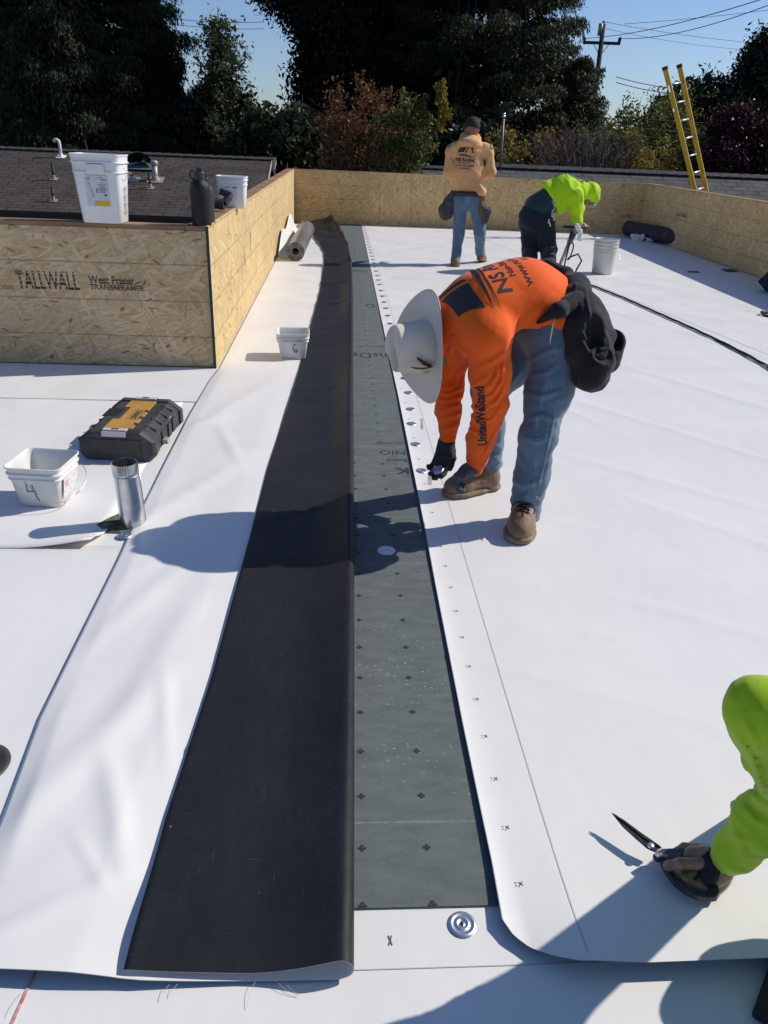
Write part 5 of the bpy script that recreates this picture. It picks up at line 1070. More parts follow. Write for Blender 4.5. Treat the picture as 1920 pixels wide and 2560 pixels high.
g = MB(); g.box(hd+np.array([-.030, -.088, .012]), (.022, .006, .014)); wlink(g, 'cap_tab', M_WPL, w2); g = MB(); g.box(hd+np.array([.094, .02, .003]), (.008, .07, .014)); wlink(g, 'glasses', M_BPL, w2)
J = SDF(); J.ell(W(1169, 497), (.165, .12, .12), None, .06)
for a, b, c in ((hl, kl, al_), (hr, kr, ar_)): J.cap(a, b, .098, .076, .05); J.cap(b, c, .074, .062, .03)
J.wr(.008, 26, 41, None, None, (.8, .8, 1.6)); J.cut(W(1168, 478)+[0, 0, .02], (0, 0, 1)); sdf_obj('jeans', J, .010, M_JEAN2, w2)
boot(w2, (al_[0]-.0, al_[1]+.10, .011), (al_[0]-.005, al_[1]-.13), (0, 0, 1), .048, vox=.009, laces=False); boot(w2, (ar_[0]-.01, ar_[1]-.06, .05), (ar_[0]+.09, ar_[1]+.17), (0, 0, 1), .048, vox=.009, laces=False, pitch=.22)
T = SDF(); zz = W(1168, 483)[2]
T.chain([(W(1168, 480)[0]+.175*math.cos(a), y2+.13*math.sin(a), zz) for a in np.linspace(0, 2*math.pi, 17)], [.028]*17, .01); sdf_obj('belt', T, .009, M_BELT, w2)
T = SDF(); T.chain([W(1132, 482, .0), W(1122, 505, .0), W(1116, 535, .0)], [.04, .065, .085], .04, ((0, 1, 0), .7)); T.ell(W(1106, 525), (.05, .07, .07)); T.wr(.006, 30, 42); sdf_obj('tool_pouch', T, .009, M_PCHG, w2)
T = SDF(); T.chain([W(1203, 485, -.06), W(1208, 530, -.08)], [.04, .07], .03, ((0, 1, 0), .7)); T.sub(W(1214, 505, -.10), (.04, .05, .05)); sdf_obj('tool_pouch', T, .009, M_PCH, w2)
T = SDF(); T.chain([W(1216, 528, -.08), W(1212, 550, -.06)], [.070, .05], .03, ((0, 1, 0), .8)); T.sub(W(1218, 512, -.10), (.05, .06, .045)); T.wr(.004, 40, 43); sdf_obj('tool_pouch', T, .009, M_PCHG, w2)

# ---- 3. worker in the lime hoodie, bent over a stand-up tool
w3 = thing('person', 'person in lime hoodie and dark trousers bending over a stand-up screw tool', 'person', (2.6, 10.2, 0)); y3 = 10.05
W = lambda px, py, dy=0.: YP(px, py, y3+dy)
pel = W(1338, 535); mid = W(1385, 478); chs = W(1432, 478, .05); nk = W(1455, 484, .05); hd = W(1476, 490, .05)
hl, hr = W(1325, 560, .05), W(1362, 560, -.05); kl, kr = W(1325, 625, .1), W(1372, 625, -.05); al_, ar_ = G(1322, 690)+[0, 0, .1], G(1368, 700)+[0, 0, .1]
shn, shf_ = W(1440, 492, -.14), W(1436, 470, .22); en, wn = W(1440, 545, -.14), W(1455, 560, .10); ef, wf_ = W(1450, 520, .25), W(1448, 562, .18)
B = SDF(); B.chain([pel, mid, chs, nk], [.10, .09, .10, .055], .06); B.cap(shn, shf_, .05, .05, .05); B.cap(nk, hd, .055, .055, .03); head(B, hd, (.8, .25, -.45), (.45, .1, -.9))
for a, b, c in ((shn, en, wn), (shf_, ef, wf_)): B.cap(a, b, .046, .038, .03); B.cap(b, c, .036, .027, .02)
for a, b, c in ((hl, kl, al_), (hr, kr, ar_)): B.cap(a, b, .08, .055, .05); B.cap(b, c, .05, .038, .03)
hand(B, wn, (.9, .1, -.35), (-.2, 0, -1), -1, 1., (1, 1.2, 1.2, 1.2)); hand(B, wf_, (.9, -.2, -.35), (-.2, 0, -1), 1, 1., (1, 1.2, 1.2, 1.2)); sdf_obj('body', B, .009, M_SKIN2, w3)
C_ = SDF(); C_.cap(W(1392, 492), W(1395, 500), .165, .17, .05); C_.cap(W(1405, 470), chs, .165, .15, .07); C_.cap(W(1388, 540, -.08), W(1400, 505, -.05), .045, .10, .05); C_.cap(shn, shf_, .085, .085, .06)
C_.cap(W(1452, 478), W(1478, 478, .05), .10, .105, .04); C_.cap(W(1478, 478, .05), W(1484, 492, .05), .10, .082, .04)
C_.chain([shn, (shn+en)/2, en], [.085, .078, .070], .04); C_.cap(en, en+(wn-en)*.6, .066, .045, .03); C_.chain([shf_, ef], [.075, .062], .04); C_.cap(ef, ef+(wf_-ef)*.7, .058, .045, .03)
C_.wr(.011, 26, 50, None, None, (1.5, 1, .7)); C_.cap(W(1368, 485), W(1374, 495), .160, .165, .05); C_.cut(W(1374, 500), nrm(W(1300, 540)-W(1390, 482)), W(1350, 515), .34); C_.cut(W(1478, 512, .05), (.25, 0, -1), W(1490, 520, .05), .10)
o3, V3, F3 = sdf_obj('hoodie', C_, .011, M_HIV, w3); b3 = bvh_of(V3, F3)
print_on(w3, b3, [('t', 'NS Roofing', 0, 0, .08, .02)], W(1385, 448, 0)+[0, -.05, .3], nrm([1, 0, .1]), (0, 1, 0), (0, 0, -1), M_SPR, .02, .003)
C_ = SDF(); C_.cap(W(1345, 520), W(1385, 492), .172, .160, .06); C_.wr(.006, 30, 51); sdf_obj('shirt', C_, .011, M_TEAL, w3)
J = SDF(); J.ell(W(1336, 548), (.175, .18, .17), None, .08); J.cap(W(1330, 540), W(1362, 530), .16, .15, .06)
for a, b, c in ((hl, kl, al_), (hr, kr, ar_)): J.cap(a, b, .128, .105, .06); J.cap(b, c, .100, .090, .03)
J.wr(.010, 22, 52, None, None, (.8, .8, 1.4)); J.cut(G(1345, 695)+[0, 0, .07], (0, 0, -1)); J.cut(W(1362, 508), nrm(W(1420, 480)-W(1345, 530))); sdf_obj('trousers', J, .011, M_NAVY, w3)
boot(w3, (al_[0]-.08, al_[1]+.02, .011), (al_[0]+.17, al_[1]-.03), (0, 0, 1), .048, vox=.009, laces=False); boot(w3, (ar_[0]-.08, ar_[1], .011), (ar_[0]+.17, ar_[1]-.03), (0, 0, 1), .048, vox=.009, laces=False)
g = MB(); kp = W(1384, 505, -.22)
for i in range(7): a = kp+np.array([RNG.uniform(-.03, .03), 0, -.02-.035*i]); g.bar(a, a+[RNG.uniform(-.02, .02), 0, -.05], .016, .004, up=(0, 1, 0))
g.tube([kp+[.02*math.cos(a), 0, .02*math.sin(a)] for a in np.linspace(0, 6.2, 14)], .004, 5); wlink(g, 'key_ring', M_WIRE, w3)
C_ = SDF(); C_.ell(hd+np.array([.03, -.02, -.10]), (.055, .06, .03), None, .02); sdf_obj('face_shield', C_, .009, mat('smoky_visor', (.25, .25, .24), .3), w3)
# the tool he leans on
tl = thing('screw_tool', 'black stand-up screw gun with T-handle and wire loop held by the bent worker', 'power tool', (2.75, 9.9, 0)); a, b = YP(1440, 568, 9.75), G(1398, 668)+[0, 0, .02]; ax = nrm(b-a)
g = MB(); g.tube([a, a+ax*.20], [.032, .038], 12); g.tube([a+ax*.30, b], [.026, .022], 12); wlink(g, 'shaft', mat('grey_metal_tool', (.20, .20, .20), .4, metal=.6), tl, True)
g = MB(); g.tube([a+ax*.10, a+ax*.36], [.042, .036], 12); wlink(g, 'motor_housing', M_BPL, tl, True)
g = MB(); hx = np.array([1., .1, .0]); g.tube([a-hx*.16, a+hx*.16], .017, 10); wlink(g, 'handle_bar', M_RUB, tl, True)
g = MB(); cc = a+ax*.05; g.tube(bez([cc, cc+[-.10, 0, -.10], cc+[.02, 0, -.22], cc+[-.12, 0, -.38], cc+[-.05, 0, -.50]], 24), .010, 6); g.tube(bez([cc+ax*.3, cc+ax*.3+[.10, 0, -.0], cc+ax*.3+[.02, 0, -.22]], 16), .009, 6); wlink(g, 'power_cord', M_RUB, tl, True)
q0 = YP(1422, 645, 9.6); pp = [YP(1418, 650, 9.6), YP(1424, 643, 9.6), YP(1445, 635, 9.6), YP(1454, 652, 9.6), YP(1441, 674, 9.6), YP(1436, 690, 9.6)]
g = MB(); g.tube(pp, .011, 8); wlink(g, 'wire_guard', M_RUB, tl, True)
C_ = SDF(); C_.cap(a+[.0, -.03, .02], a+[.05, -.03, -.05], .03, .025, .02); C_.cap(a+[.05, -.03, -.03], a+[.06, -.03, -.13], .022, .03, .02); C_.wr(.008, 60, 5); sdf_obj('rag_wrap', C_, .008, MATS['white_cloth'], tl)

# ---- 4. kneeling worker at the right edge: lime sleeve, hand and scissors
w4 = thing('person', 'person kneeling at the right picture edge, lime sleeve reaching down with black scissors', 'person', (1.15, .95, 0))
wr4 = G(1806, 2160, .062); el4 = G(1972, 1985, .38); sh4 = G(1895, 1782, .67); elm = (el4+sh4)/2
B = SDF(); tor = [np.array([.98, .80, .66]), np.array([1.22, .62, .58]), np.array([1.42, .45, .45])]
B.chain(tor, [.11, .13, .14], .08); B.cap(sh4+[.01, 0, 0], tor[0], .036, .08, .01); B.cap(sh4, el4, .036, .034, .01); B.cap(el4, wr4, .034, .027, .01); B.cap(tor[0]+[.02, 0, .02], tor[0]+[.04, .0, .14], .055, .055, .02); head(B, tor[0]+[.06, -.02, .24], (.1, .2, .9), (-.5, .6, -.4))
sh5, el5, wr5 = np.array([1.08, 1.02, .62]), np.array([1.20, 1.22, .36]), np.array([1.12, 1.28, .10]); B.cap(tor[0], sh5, .08, .06, .05); B.cap(sh5, el5, .05, .04, .03); B.cap(el5, wr5, .04, .028, .02); hand(B, wr5, (-.8, .3, -.5), (0, 0, -1), 1)
kn1, kn2 = np.array([1.12, .93, .29]), np.array([1.20, .62, .07]); B.cap(tor[2], kn1, .085, .065, .05); B.cap(kn1, [1.30, .95, .08], .055, .04, .04); B.cap(tor[2], kn2, .085, .065, .05); B.cap(kn2, [1.55, .50, .06], .055, .04, .04)
VB, FB = B.mesh(.012)
HS_ = SDF(); P4 = lambda px, py, z: G(px, py, z)
HS_.cap(wr4, P4(1772, 2160, .058), .026, .030, .02); HS_.cap(P4(1772, 2150, .060), P4(1735, 2142, .058), .026, .022, .02); HS_.ell(P4(1785, 2180, .050), (.026, .022, .020), None, .02); HS_.cap(P4(1790, 2195, .042), P4(1800, 2180, .05), .017, .02, .02)
HS_.cap(P4(1762, 2128, .052), P4(1712, 2120, .046), .0155, .012, .012); HS_.cap(P4(1712, 2120, .046), P4(1690, 2132, .040), .0118, .0105, .004)                                      # thumb side behind the handle
HS_.cap(P4(1752, 2160, .072), P4(1700, 2158, .075), .0125, .0115, .004); HS_.cap(P4(1700, 2158, .075), P4(1671, 2164, .062), .0112, .0105, .004); HS_.cap(P4(1671, 2164, .062), P4(1669, 2170, .045), .0102, .009, .004)   # index over the handle
HS_.cap(P4(1735, 2165, .050), P4(1692, 2175, .050), .0115, .0105, .003); HS_.cap(P4(1692, 2175, .050), P4(1702, 2190, .040), .0102, .0095, .004)    # middle
HS_.cap(P4(1745, 2178, .046), P4(1712, 2196, .046), .0112, .0105, .003); HS_.cap(P4(1712, 2196, .046), P4(1738, 2212, .040), .0105, .0092, .004)    # ring
HS_.cap(P4(1760, 2192, .042), P4(1745, 2214, .044), .0105, .0098, .003); HS_.cap(P4(1745, 2214, .044), P4(1768, 2226, .040), .0095, .0085, .004)    # little
HS_.cap(P4(1748, 2225, .026), P4(1756, 2246, .020), .010, .0095, .006); HS_.wr(.0007, 160, 4)
VH, FH = HS_.mesh(.0026); VV = np.concatenate([VB, VH]); FFa = np.concatenate([FB, FH+len(VB)])
link_mesh('body', VV, FFa, mat('dusty_brown_skin', (.29, .16, .11), .5, (.40, .235, .165), 45, spec=.4, bump=.5, bscale=150, sss=.05), w4, None, True)
S = SDF(); cfd = nrm(wr4-el4); S.chain([sh4, elm, el4], [.057, .050, .049], .02); S.chain([el4, el4+(wr4-el4)*.35, el4+(wr4-el4)*.76], [.049, .053, .046], .02); S.cap(el4+(wr4-el4)*.76, el4+(wr4-el4)*.93, .043, .036, .012)
S.cap(sh4+[.02, -.01, .0], tor[0], .058, .12, .02); S.chain(tor, [.14, .155, .16], .08); S.cap(tor[0], sh5, .10, .075, .06); S.cap(sh5, el5, .07, .06, .04); S.cap(el5, wr5, .055, .042, .03)
S.wr(.0075, 36, 61, el4, .16, (1.2, 1.2, 1.6)); S.wr(.005, 30, 62, sh4, .16, (1.6, .8, .8)); S.wr(.0035, 60, 63, el4+(wr4-el4)*.6, .09, (.6, .6, 2.4)); S.folds([[(1811, 1777), (1849, 1781), (1920, 1777)]], 3.5, .003)
S.folds([[(1882, 1880), (1893, 1945), (1920, 1990)], [(1853, 2014), (1882, 2047), (1925, 2064)], [(1850, 1850), (1885, 1905), (1900, 1950)], [(1875, 1985), (1905, 2010), (1930, 2015)]], 8, .0065)
S.folds([[(1803, 2083), (1840, 2095), (1895, 2100)], [(1826, 2060), (1850, 2105), (1862, 2150)], [(1835, 1710), (1822, 1750)], [(1855, 1790), (1885, 1850), (1905, 1900)]], 9, .0045)
S.folds([[(1781+k, 2118-k*.35), (1797+k, 2160-k*.3)] for k in (4, 12, 20)], 2.5, .0015)
S.cut(el4+(wr4-el4)*.925, cfd, wr4, .12)
sdf_obj('hoodie', S, .0060, M_HIV2, w4, relax=1)
S = SDF(); S.cap(tor[2], kn1, .115, .085, .05); S.cap(kn1, [1.30, .95, .10], .08, .06, .04); S.cap(tor[2], kn2, .115, .085, .05); S.cap(kn2, [1.55, .50, .08], .08, .06, .04); S.ell(tor[2], (.17, .16, .15)); S.wr(.012, 30, 64); S.cut((1, 1, .012), (0, 0, -1)); sdf_obj('trousers', S, .013, M_NAVY, w4)
S = SDF(); S.cap(wr4+(wr4-el4)*.02, P4(1778, 2158, .060), .0305, .0335, .01); S.cap(P4(1765, 2170, .064), P4(1770, 2192, .056), .017, .018, .02); sdf_obj('wrist_band', S, .003, M_GLVD, w4)
S = SDF(); hc4 = tor[0]+[.06, -.02, .24]; S.ell(hc4+[.0, .01, .045], (.098, .112, .095), None, .02); S.cap(hc4+[-.06, .09, .04], hc4+[-.10, .15, .02], .05, .045, .02, ((0, 0, 1), .25)); S.cut(hc4+[0, 0, .012], (0, .2, -1)); sdf_obj('cap', S, .008, MATS['black_cap'], w4)
pd = G(1884, 2505, .03); g = MB(); q = Matrix.Rotation(R_(48), 3, 'Z'); g.box((pd[0]+.135, pd[1]-.005, .016), (.20, .20, .024), q)
tag(g.build('kneeling_pad', M_RUB, bevel=.006), 'corner of a flat black kneeling pad at the lower right edge of the roof', 'kneeling pad')

# scissors: real flat shears, blades together, held just above the sheet
sc = thing('scissors', 'black shears with blades closed and silver pivot, held by the lime-sleeved hand', 'scissors', (.75, 1.15, .05))
zt = lambda px: .058+(.044-.058)*min(1, max(0, (px-1530)/200.))
def sco(name, poly, m, th, dz=0., hole=None, bev=.001, parent=None):
    top = [G(x, y, zt(x)+dz) for x, y in poly]; n = len(top); nn = np.array([-.05, .25, 1.]); nn = nn/np.linalg.norm(nn)
    if hole is None: V = top+[p-nn*th for p in top]; F = [tuple(range(n))[::-1], tuple(range(n, 2*n))]+[(i, (i+1) % n, n+(i+1) % n, n+i) for i in range(n)]
    else:
        ht = [G(x, y, zt(x)+dz) for x, y in hole]; V = top+ht+[p-nn*th for p in top]+[p-nn*th for p in ht]
        F = []
        for i in range(n):
            j = (i+1) % n; F += [(i, j, n+j, n+i), (2*n+i, 3*n+i, 3*n+j, 2*n+j), (i, 2*n+i, 2*n+j, j), (n+i, n+j, 3*n+j, 3*n+i)]
    o = link_mesh(name, V, F, m, parent or sc, None, False, True)
    if bev: b = o.modifiers.new('bevel', 'BEVEL'); b.width = bev; b.segments = 3; b.limit_method = 'ANGLE'; b.angle_limit = R_(40)
    return o
M_BLD = mat('black_coated_steel', (.035, .038, .042), .28, (.06, .063, .066), 60, metal=.6)
sco('blade', [(1529, 2031), (1541, 2037), (1575, 2063), (1612, 2093), (1652, 2118), (1640, 2130), (1618, 2120), (1590, 2096), (1556, 2065)], M_BLD, .0028, bev=.0006)
sco('blade', [(1530, 2032), (1560, 2049), (1600, 2079), (1648, 2112), (1655, 2120), (1612, 2096), (1570, 2062)], M_BLD, .0028, .0035, bev=.0006)
g = MB(); c = G(1627, 2115, zt(1627)+.004); g.lathe([(0, .005), (.0045, .0048), (.0075, .003), (.008, .0)], tuple(c), 20); wlink(g, 'pivot_screw', M_ZINC, sc, True)
M_HND = mat('navy_black_grip', (.022, .026, .042), .42, spec=.5)
sco('thumb_handle', [(1630, 2134), (1655, 2119), (1700, 2117), (1735, 2128), (1762, 2150), (1780, 2176), (1781, 2198), (1762, 2200), (1735, 2184), (1712, 2168), (1690, 2148), (1665, 2148), (1640, 2146)], M_HND, .013, .009, bev=.005)
outer = [(1648, 2146), (1664, 2176), (1684, 2202), (1712, 2224), (1742, 2238), (1772, 2243), (1792, 2240), (1800, 2228), (1796, 2214), (1778, 2200), (1752, 2188), (1726, 2176), (1700, 2160), (1672, 2146)]
inner = [(1668, 2160), (1679, 2178), (1696, 2196), (1718, 2212), (1742, 2224), (1762, 2228), (1770, 2228), (1772, 2224), (1766, 2216), (1754, 2207), (1738, 2198), (1718, 2186), (1700, 2174), (1682, 2162)]
sco('finger_handle', outer, M_HND, .014, .006, hole=inner, bev=.0045)
V, F = text_geo('QUINN', 1., bold=.03); V[:, 0] *= 1/V[:, 0].max(); g = MB(); g.add([G(1637+32*v[0]-6*v[1]*.2, 2139+4*v[0]-12*v[1], zt(1650)+.0098) for v in V], F); wlink(g, 'lettering', mat('grip_lettering', (.5, .5, .52), .5), sc)

# ------------------------------------------------------------ neighbouring houses
def house(name, label, xr0, xr1, yr, zr, ye, ze, mt, mwall, trim, capm, yb_=None):
    """gable roof with the ridge along X; front slope faces the camera. yr ridge distance, ye eave distance"""
    t = thing(name, label, 'house', ((xr0+xr1)/2, yr, -3.3)); run = yr-ye; yb = yb_ or yr+run
    g = MB(); L = math.hypot(run, zr-ze); s = (zr-ze)/run; u = np.array([0, -run, -(zr-ze)])/L; n = np.array([0, -(zr-ze), run])/L
    q = Matrix((Vector((1, 0, 0)), Vector(u*-1), Vector(n))).transposed()
    def slope(nm, y0, z0, y1, z1):
        me = MB(); Ls = math.hypot(y1-y0, z1-z0); me.box(((xr1-xr0)/2, Ls/2, -.03), (xr1-xr0, Ls, .06)); nn = nrm([0, -(z1-z0), (y1-y0)]) if y1 > y0 else nrm([0, (z1-z0), -(y1-y0)])
        o = me.build(nm, mt, t); yv = nrm([0, y1-y0, z1-z0]); xv = np.array([1, 0, 0.]) if y1 > y0 else np.array([-1, 0, 0.]); zv = np.cross(xv, yv); p = np.array([xr0 if y1 > y0 else xr1, y0, z0])-origin(t)
        o.matrix_local = Matrix([[xv[i], yv[i], zv[i], p[i]] for i in range(3)]+[[0, 0, 0, 1]]); return o
    roof = slope('roof', ye, ze, yr, zr); slope('roof', yb, ze, yr, zr)
    c = MB(); k = 0
    x = xr0
    while x < xr1-.1:
        for sy, sg in ((-1, 1), (1, -1)):
            c.box((x+.15, yr+sy*.075, zr+.012), (.30, .17, .018), Matrix.Rotation(sg*math.atan(s), 3, 'X') @ Matrix.Rotation(-.05, 3, 'Y'))
        x += .24
    wlink(c, 'ridge_caps', capm, t)
    w_ = MB(); w_.box(((xr0+xr1)/2, (ye+yb)/2, (ze-.25-3.3)/2), (xr1-xr0-.7, yb-ye-1.0, ze-.25+3.3)); 
    for x in (xr0+.36, xr1-.36): w_.add([(x, ye+.5, ze-.25), (x, yb-.5, ze-.25), (x, yr, zr-.10)], [(0, 1, 2)])
    wlink(w_, 'wall', mwall, t)
    f = MB(); f.box(((xr0+xr1)/2, ye-.012, ze-.10), (xr1-xr0, .025, .16)); wlink(f, 'fascia', trim, t)
    for x in (xr0-.012, xr1+.012):
        f = MB(); f.bar((x, ye, ze-.09), (x, yr, zr-.09), .022, .16); f.bar((x, yb, ze-.09), (x, yr, zr-.09), .022, .16); wlink(f, 'rake_board', trim, t)
    return t, u, n
M_SH1 = shingle_mat('brown_grey_shingles', (.078, .068, .063), (.052, .046, .043), row=.165); M_SH2 = shingle_mat('grey_shingles', (.110, .108, .106), (.075, .074, .074), row=.19, tab=.36)
M_CAP1 = mat('dark_ridge_shingle', (.075, .062, .056), .9, (.05, .043, .04), 9); M_CAP2 = mat('dark_grey_ridge', (.07, .07, .07), .9, (.045, .045, .045), 9)
M_DKB = mat('dark_brown_siding', (.035, .018, .014), .7, (.05, .028, .02), 3); M_TRW = mat('pale_trim', (.42, .40, .36), .6); M_TRB = mat('brown_trim', (.05, .035, .028), .6)
r1 = YP(676, 402, 20.0); rl = YP(0, 366, 20.0); zr1 = (r1[2]+rl[2])/2; ze1 = YP(250, 534, 16.1)[2]
h1, u1, n1 = house('house', 'neighbouring house with brown grey shingle roof and vent pipes beyond the shaded parapet', -16.5, r1[0], 20.0, zr1, 16.1, ze1, M_SH1, M_DKB, M_TRB, M_CAP1)
g = MB(); g.box((YP(58, 540, 16.4)[0], 16.45, ze1-.85), (.16, .10, 1.3)); wlink(g, 'porch_post', mat('grey_post', (.16, .16, .17), .6), h1)
ex = MB(); ex.bar((r1[0]+.014, 18.6, zr1-.56), (r1[0]+.014, 20.0, zr1-.08), .03, .12); wlink(ex, 'rake_board', M_TRW, h1, label='pale sunlit rake board')
def RP(px, py):        # point of the left roof slope seen at a photo pixel
    v = ray(px, py); p0 = np.array([0, 20.0, zr1]); return CAM0+v*(((p0-CAM0)@n1)/(v@n1))
def vent(label, px, py, h, r, m, hood=None, flash=True, fm=None):
    p = RP(px, py); t = thing('roof_vent', label, 'roof vent', tuple(p), 0, 'vents on the neighbouring roof'); g = MB()
    if hood == 'gooseneck':
        P = [(0, 0, -.1), (0, 0, h*.8), (-.01, 0, h*.93), (-.05, 0, h), (-.10, 0, h*.97), (-.12, 0, h*.86)]; g.tube(P, r, 12)
    elif hood == 'cap': g.tube([(0, 0, -.1), (0, 0, h*.72)], r, 14); g.tube([(0, 0, h*.72), (0, 0, h*.78), (0, 0, h*.95), (0, 0, h)], [r*.9, r*1.25, r*1.3, r*.6], 14)
    elif hood == 'dome':
        rings = []
        for k in range(9):
            a = math.pi*k/8*.5; rings.append([(-.05*(1-math.cos(a))+r*math.cos(a)*math.cos(b), -.16*math.sin(a)*1.4+.02, r*math.cos(a)*math.sin(b)*1.0) for b in np.linspace(0, math.pi, 16)])
        g.loft(rings, close=False); g.tube([(r*1.25*math.cos(b), -.28+.03, 0.02+0*b) for b in np.linspace(0, math.pi, 2)], .01, 6)
    else: g.tube([(0, 0, -.1), (0, 0, h)], r, 12)
    wl_ = g.build('pipe', m, t, smooth=hood != 'dome')
    if flash:
        f = MB(); sl_ = Matrix.Rotation(math.atan((zr1-ze1)/3.9), 3, 'X'); f.box((0, 0, .012), (r*5.5, r*6.5, .012), sl_); f.lathe([(r*1.9, -.02), (r*1.25, .07), (r*1.05, .09)], seg=14); f.build('flashing', fm or mat('beige_flashing', (.30, .22, .17), .6, (.36, .28, .22), 12), t)
    return t
M_VBK = mat('black_vent_pipe', (.012, .012, .013), .5); M_VTN = mat('tan_vent_pipe', (.25, .15, .11), .6); M_VGY = mat('grey_vent_steel', (.36, .34, .31), .45, metal=.3); M_VWH = mat('white_vent_pipe', (.75, .74, .70), .5)
vent('white gooseneck vent pipe near the ridge of the brown roof', 153, 393, .36, .035, M_VWH, 'gooseneck', fm=M_VWH)
vent('slim black vent pipe, upper of the two left of the tall pail', 135, 449, .30, .026, M_VBK); vent('slim black vent pipe, lower of the two left of the tall pail', 134, 503, .26, .024, M_VBK)
vent('tan flue pipe on the brown roof just behind the tall pail', 306, 440, .34, .055, M_VTN, 'cap', fm=M_VTN); vent('grey capped flue pipe on the brown roof beside the black hood vent', 389, 451, .40, .060, M_VGY, 'cap')
vent('stubby black capped vent on the brown roof below the hood vent', 332, 450, .12, .05, M_VBK, 'cap', fm=M_VGY); vent('slim black vent pipe on the brown roof, right of the tall pail', 376, 471, .30, .026, M_VBK)
dp = RP(352, 420); t = thing('roof_vent', 'half-round black hood vent on the brown roof right of the tall pail', 'roof vent', tuple(dp), 0, 'vents on the neighbouring roof'); g = MB(); rings = []
for k in range(10):
    a = math.pi/2*k/9; rr2 = .30*math.cos(a*.92); rings.append([(rr2*math.cos(b), .30-.55*math.cos(a)*.75, .02+rr2*math.sin(b)*.85-.10*math.cos(a)*.5+.10) for b in np.linspace(0, math.pi, 18)])
g.loft(rings, close=False); g.build('hood', mat('dark_green_hood', (.012, .022, .022), .35, spec=.5), t, smooth=True); g = MB(); g.box((0, .02, .045), (.72, .55, .012), Matrix.Rotation(math.atan((zr1-ze1)/3.9), 3, 'X')); g.build('flashing', mat('blue_grey_flashing', (.12, .15, .16), .5), t)
# second roof behind, seen past the gable end
h3, _, _ = house('house', 'small distant grey roof seen just past the gable end of the brown roof', YP(690, 400, 27)[0], YP(905, 400, 27)[0]-3.2, 27, YP(700, 398, 27)[2]+.05, 24, YP(700, 398, 27)[2]-1.1, M_SH2, M_DKB, M_TRW, M_CAP2)
ra_, rb_ = YP(1250, 417, 17.9), YP(1920, 443, 17.9); zr2 = (ra_[2]+rb_[2])/2+.0
h2, _, _ = house('house', 'neighbouring house with dark grey shingle roof beyond the far parapet', ra_[0]-.2, 22., 17.95, ra_[2]*.5+rb_[2]*.5, 13.9+2.0, (ra_[2]+rb_[2])/2-.85, M_SH2, M_DKB, M_TRB, M_CAP2, 22)
h4, _, _ = house('house', 'low grey gable roof peeking above the far parapet left of the standing worker', YP(1025, 425, 23)[0], YP(1092, 425, 23)[0]+.4, 23, YP(1060, 418, 23)[2], 21, YP(1060, 418, 23)[2]-.8, M_SH2, M_DKB, M_TRB, M_CAP2)

# mast, ladder, utility pole, wires
mp_ = thing('mast_pipe', 'thin grey metal mast rising behind the far parapet right of the standing worker', 'mast', tuple(YP(1252, 414, 17.8))); g = MB(); a, b = YP(1252, 425, 17.8), YP(1259, 291, 17.8); g.tube([a-[0, 0, .3], b], .026, 10); wlink(g, 'pipe', mat('weathered_steel', (.16, .16, .16), .5, metal=.5), mp_, True)
g = MB(); g.tube([b-[0, 0, .03], b+[0, 0, .02]], .04, 10); g.tube([b+[0.0, 0, .02], b+[.01, 0, .06]], .03, 10); wlink(g, 'mast_cap', M_GALV, mp_, True)
ld = thing('ladder', 'tall yellow fibreglass ladder leaning up past the right corner of the parapet', 'ladder', (6.1, 15.0, 0)); yl_ = 14.55
l0, l1 = YP(1733, 472, yl_), YP(1663, 172, yl_); r0, r1_ = YP(1765, 474, yl_+.25), YP(1699, 166, yl_+.25); M_YEL = mat('yellow_fibreglass', (.56, .37, .035), .5, (.48, .31, .03), 14, stretch=(1, 1, .3)); lower = 1.35
dl, dr2 = nrm(l1-l0), nrm(r1_-r0); out_ = nrm(np.cross(dl, r0-l0)); l0e, r0e = l0-dl*2.2+[0.05, 0, 0], r0-dr2*2.2
for a, b in ((l0e, l1), (r0e, r1_)):
    g = MB(); g.bar(a, b, .085, .028, up=tuple(nrm(r0-l0))); e = g; sidev = nrm(r0-l0)
    o = wlink(g, 'side_rail', M_YEL, ld, bevel=.004); g = MB(); d_ = nrm(b-a); g.bar(b-d_*.02, b+d_*.035, .095, .036, up=tuple(sidev)); wlink(g, 'rail_cap', M_RUB, o, bevel=.004)
LL = np.linalg.norm(l1-l0e); nr = int(LL/.305)
for k in range(1, nr+1):
    a, b = l1-dl*(.26+.305*(k-1)), r1_-dr2*(.26+.305*(k-1)); g = MB(); g.tube([a, b], .017, 10); g.tube([b-(b-a)*.04, b+(b-a)*.05], .024, 8); wlink(g, 'rung', mat('ladder_aluminium', (.55, .55, .54), .35, metal=.8), ld, True)
for px, py, s_ in ((1673, 222, .11), (1684, 275, .05)):
    p = YP(px, py, yl_-.05); g = MB(); q = Matrix((Vector(nrm(np.cross(dl, out_))), Vector(out_), Vector(dl))).transposed(); g.box(p-out_*0.0, (.045, .012, s_), q); wlink(g, 'warning_sticker', MATS['label_paper'], ld)
up_y = 60.; pl_ = thing('utility_pole', 'wooden utility pole with one crossarm above the dark trees', 'utility pole', (YP(1500, 160, up_y)[0], up_y, -3.3)); pt_, pb_ = YP(1509, 60, up_y), YP(1494, 180, up_y); dv = nrm(pb_-pt_)
M_POLE = mat('weathered_pole', (.045, .035, .028), .9, (.07, .055, .045), 4, stretch=(4, 4, .5)); g = MB(); g.tube([pt_, pt_+dv*(pt_[2]+3.3)/abs(dv[2])], [.15, .22], 10); wlink(g, 'pole', M_POLE, pl_, True)
ca_, cb2 = YP(1458, 106, up_y), YP(1550, 109, up_y); g = MB(); g.bar(ca_, cb2, .15, .18); wlink(g, 'crossarm', M_POLE, pl_)
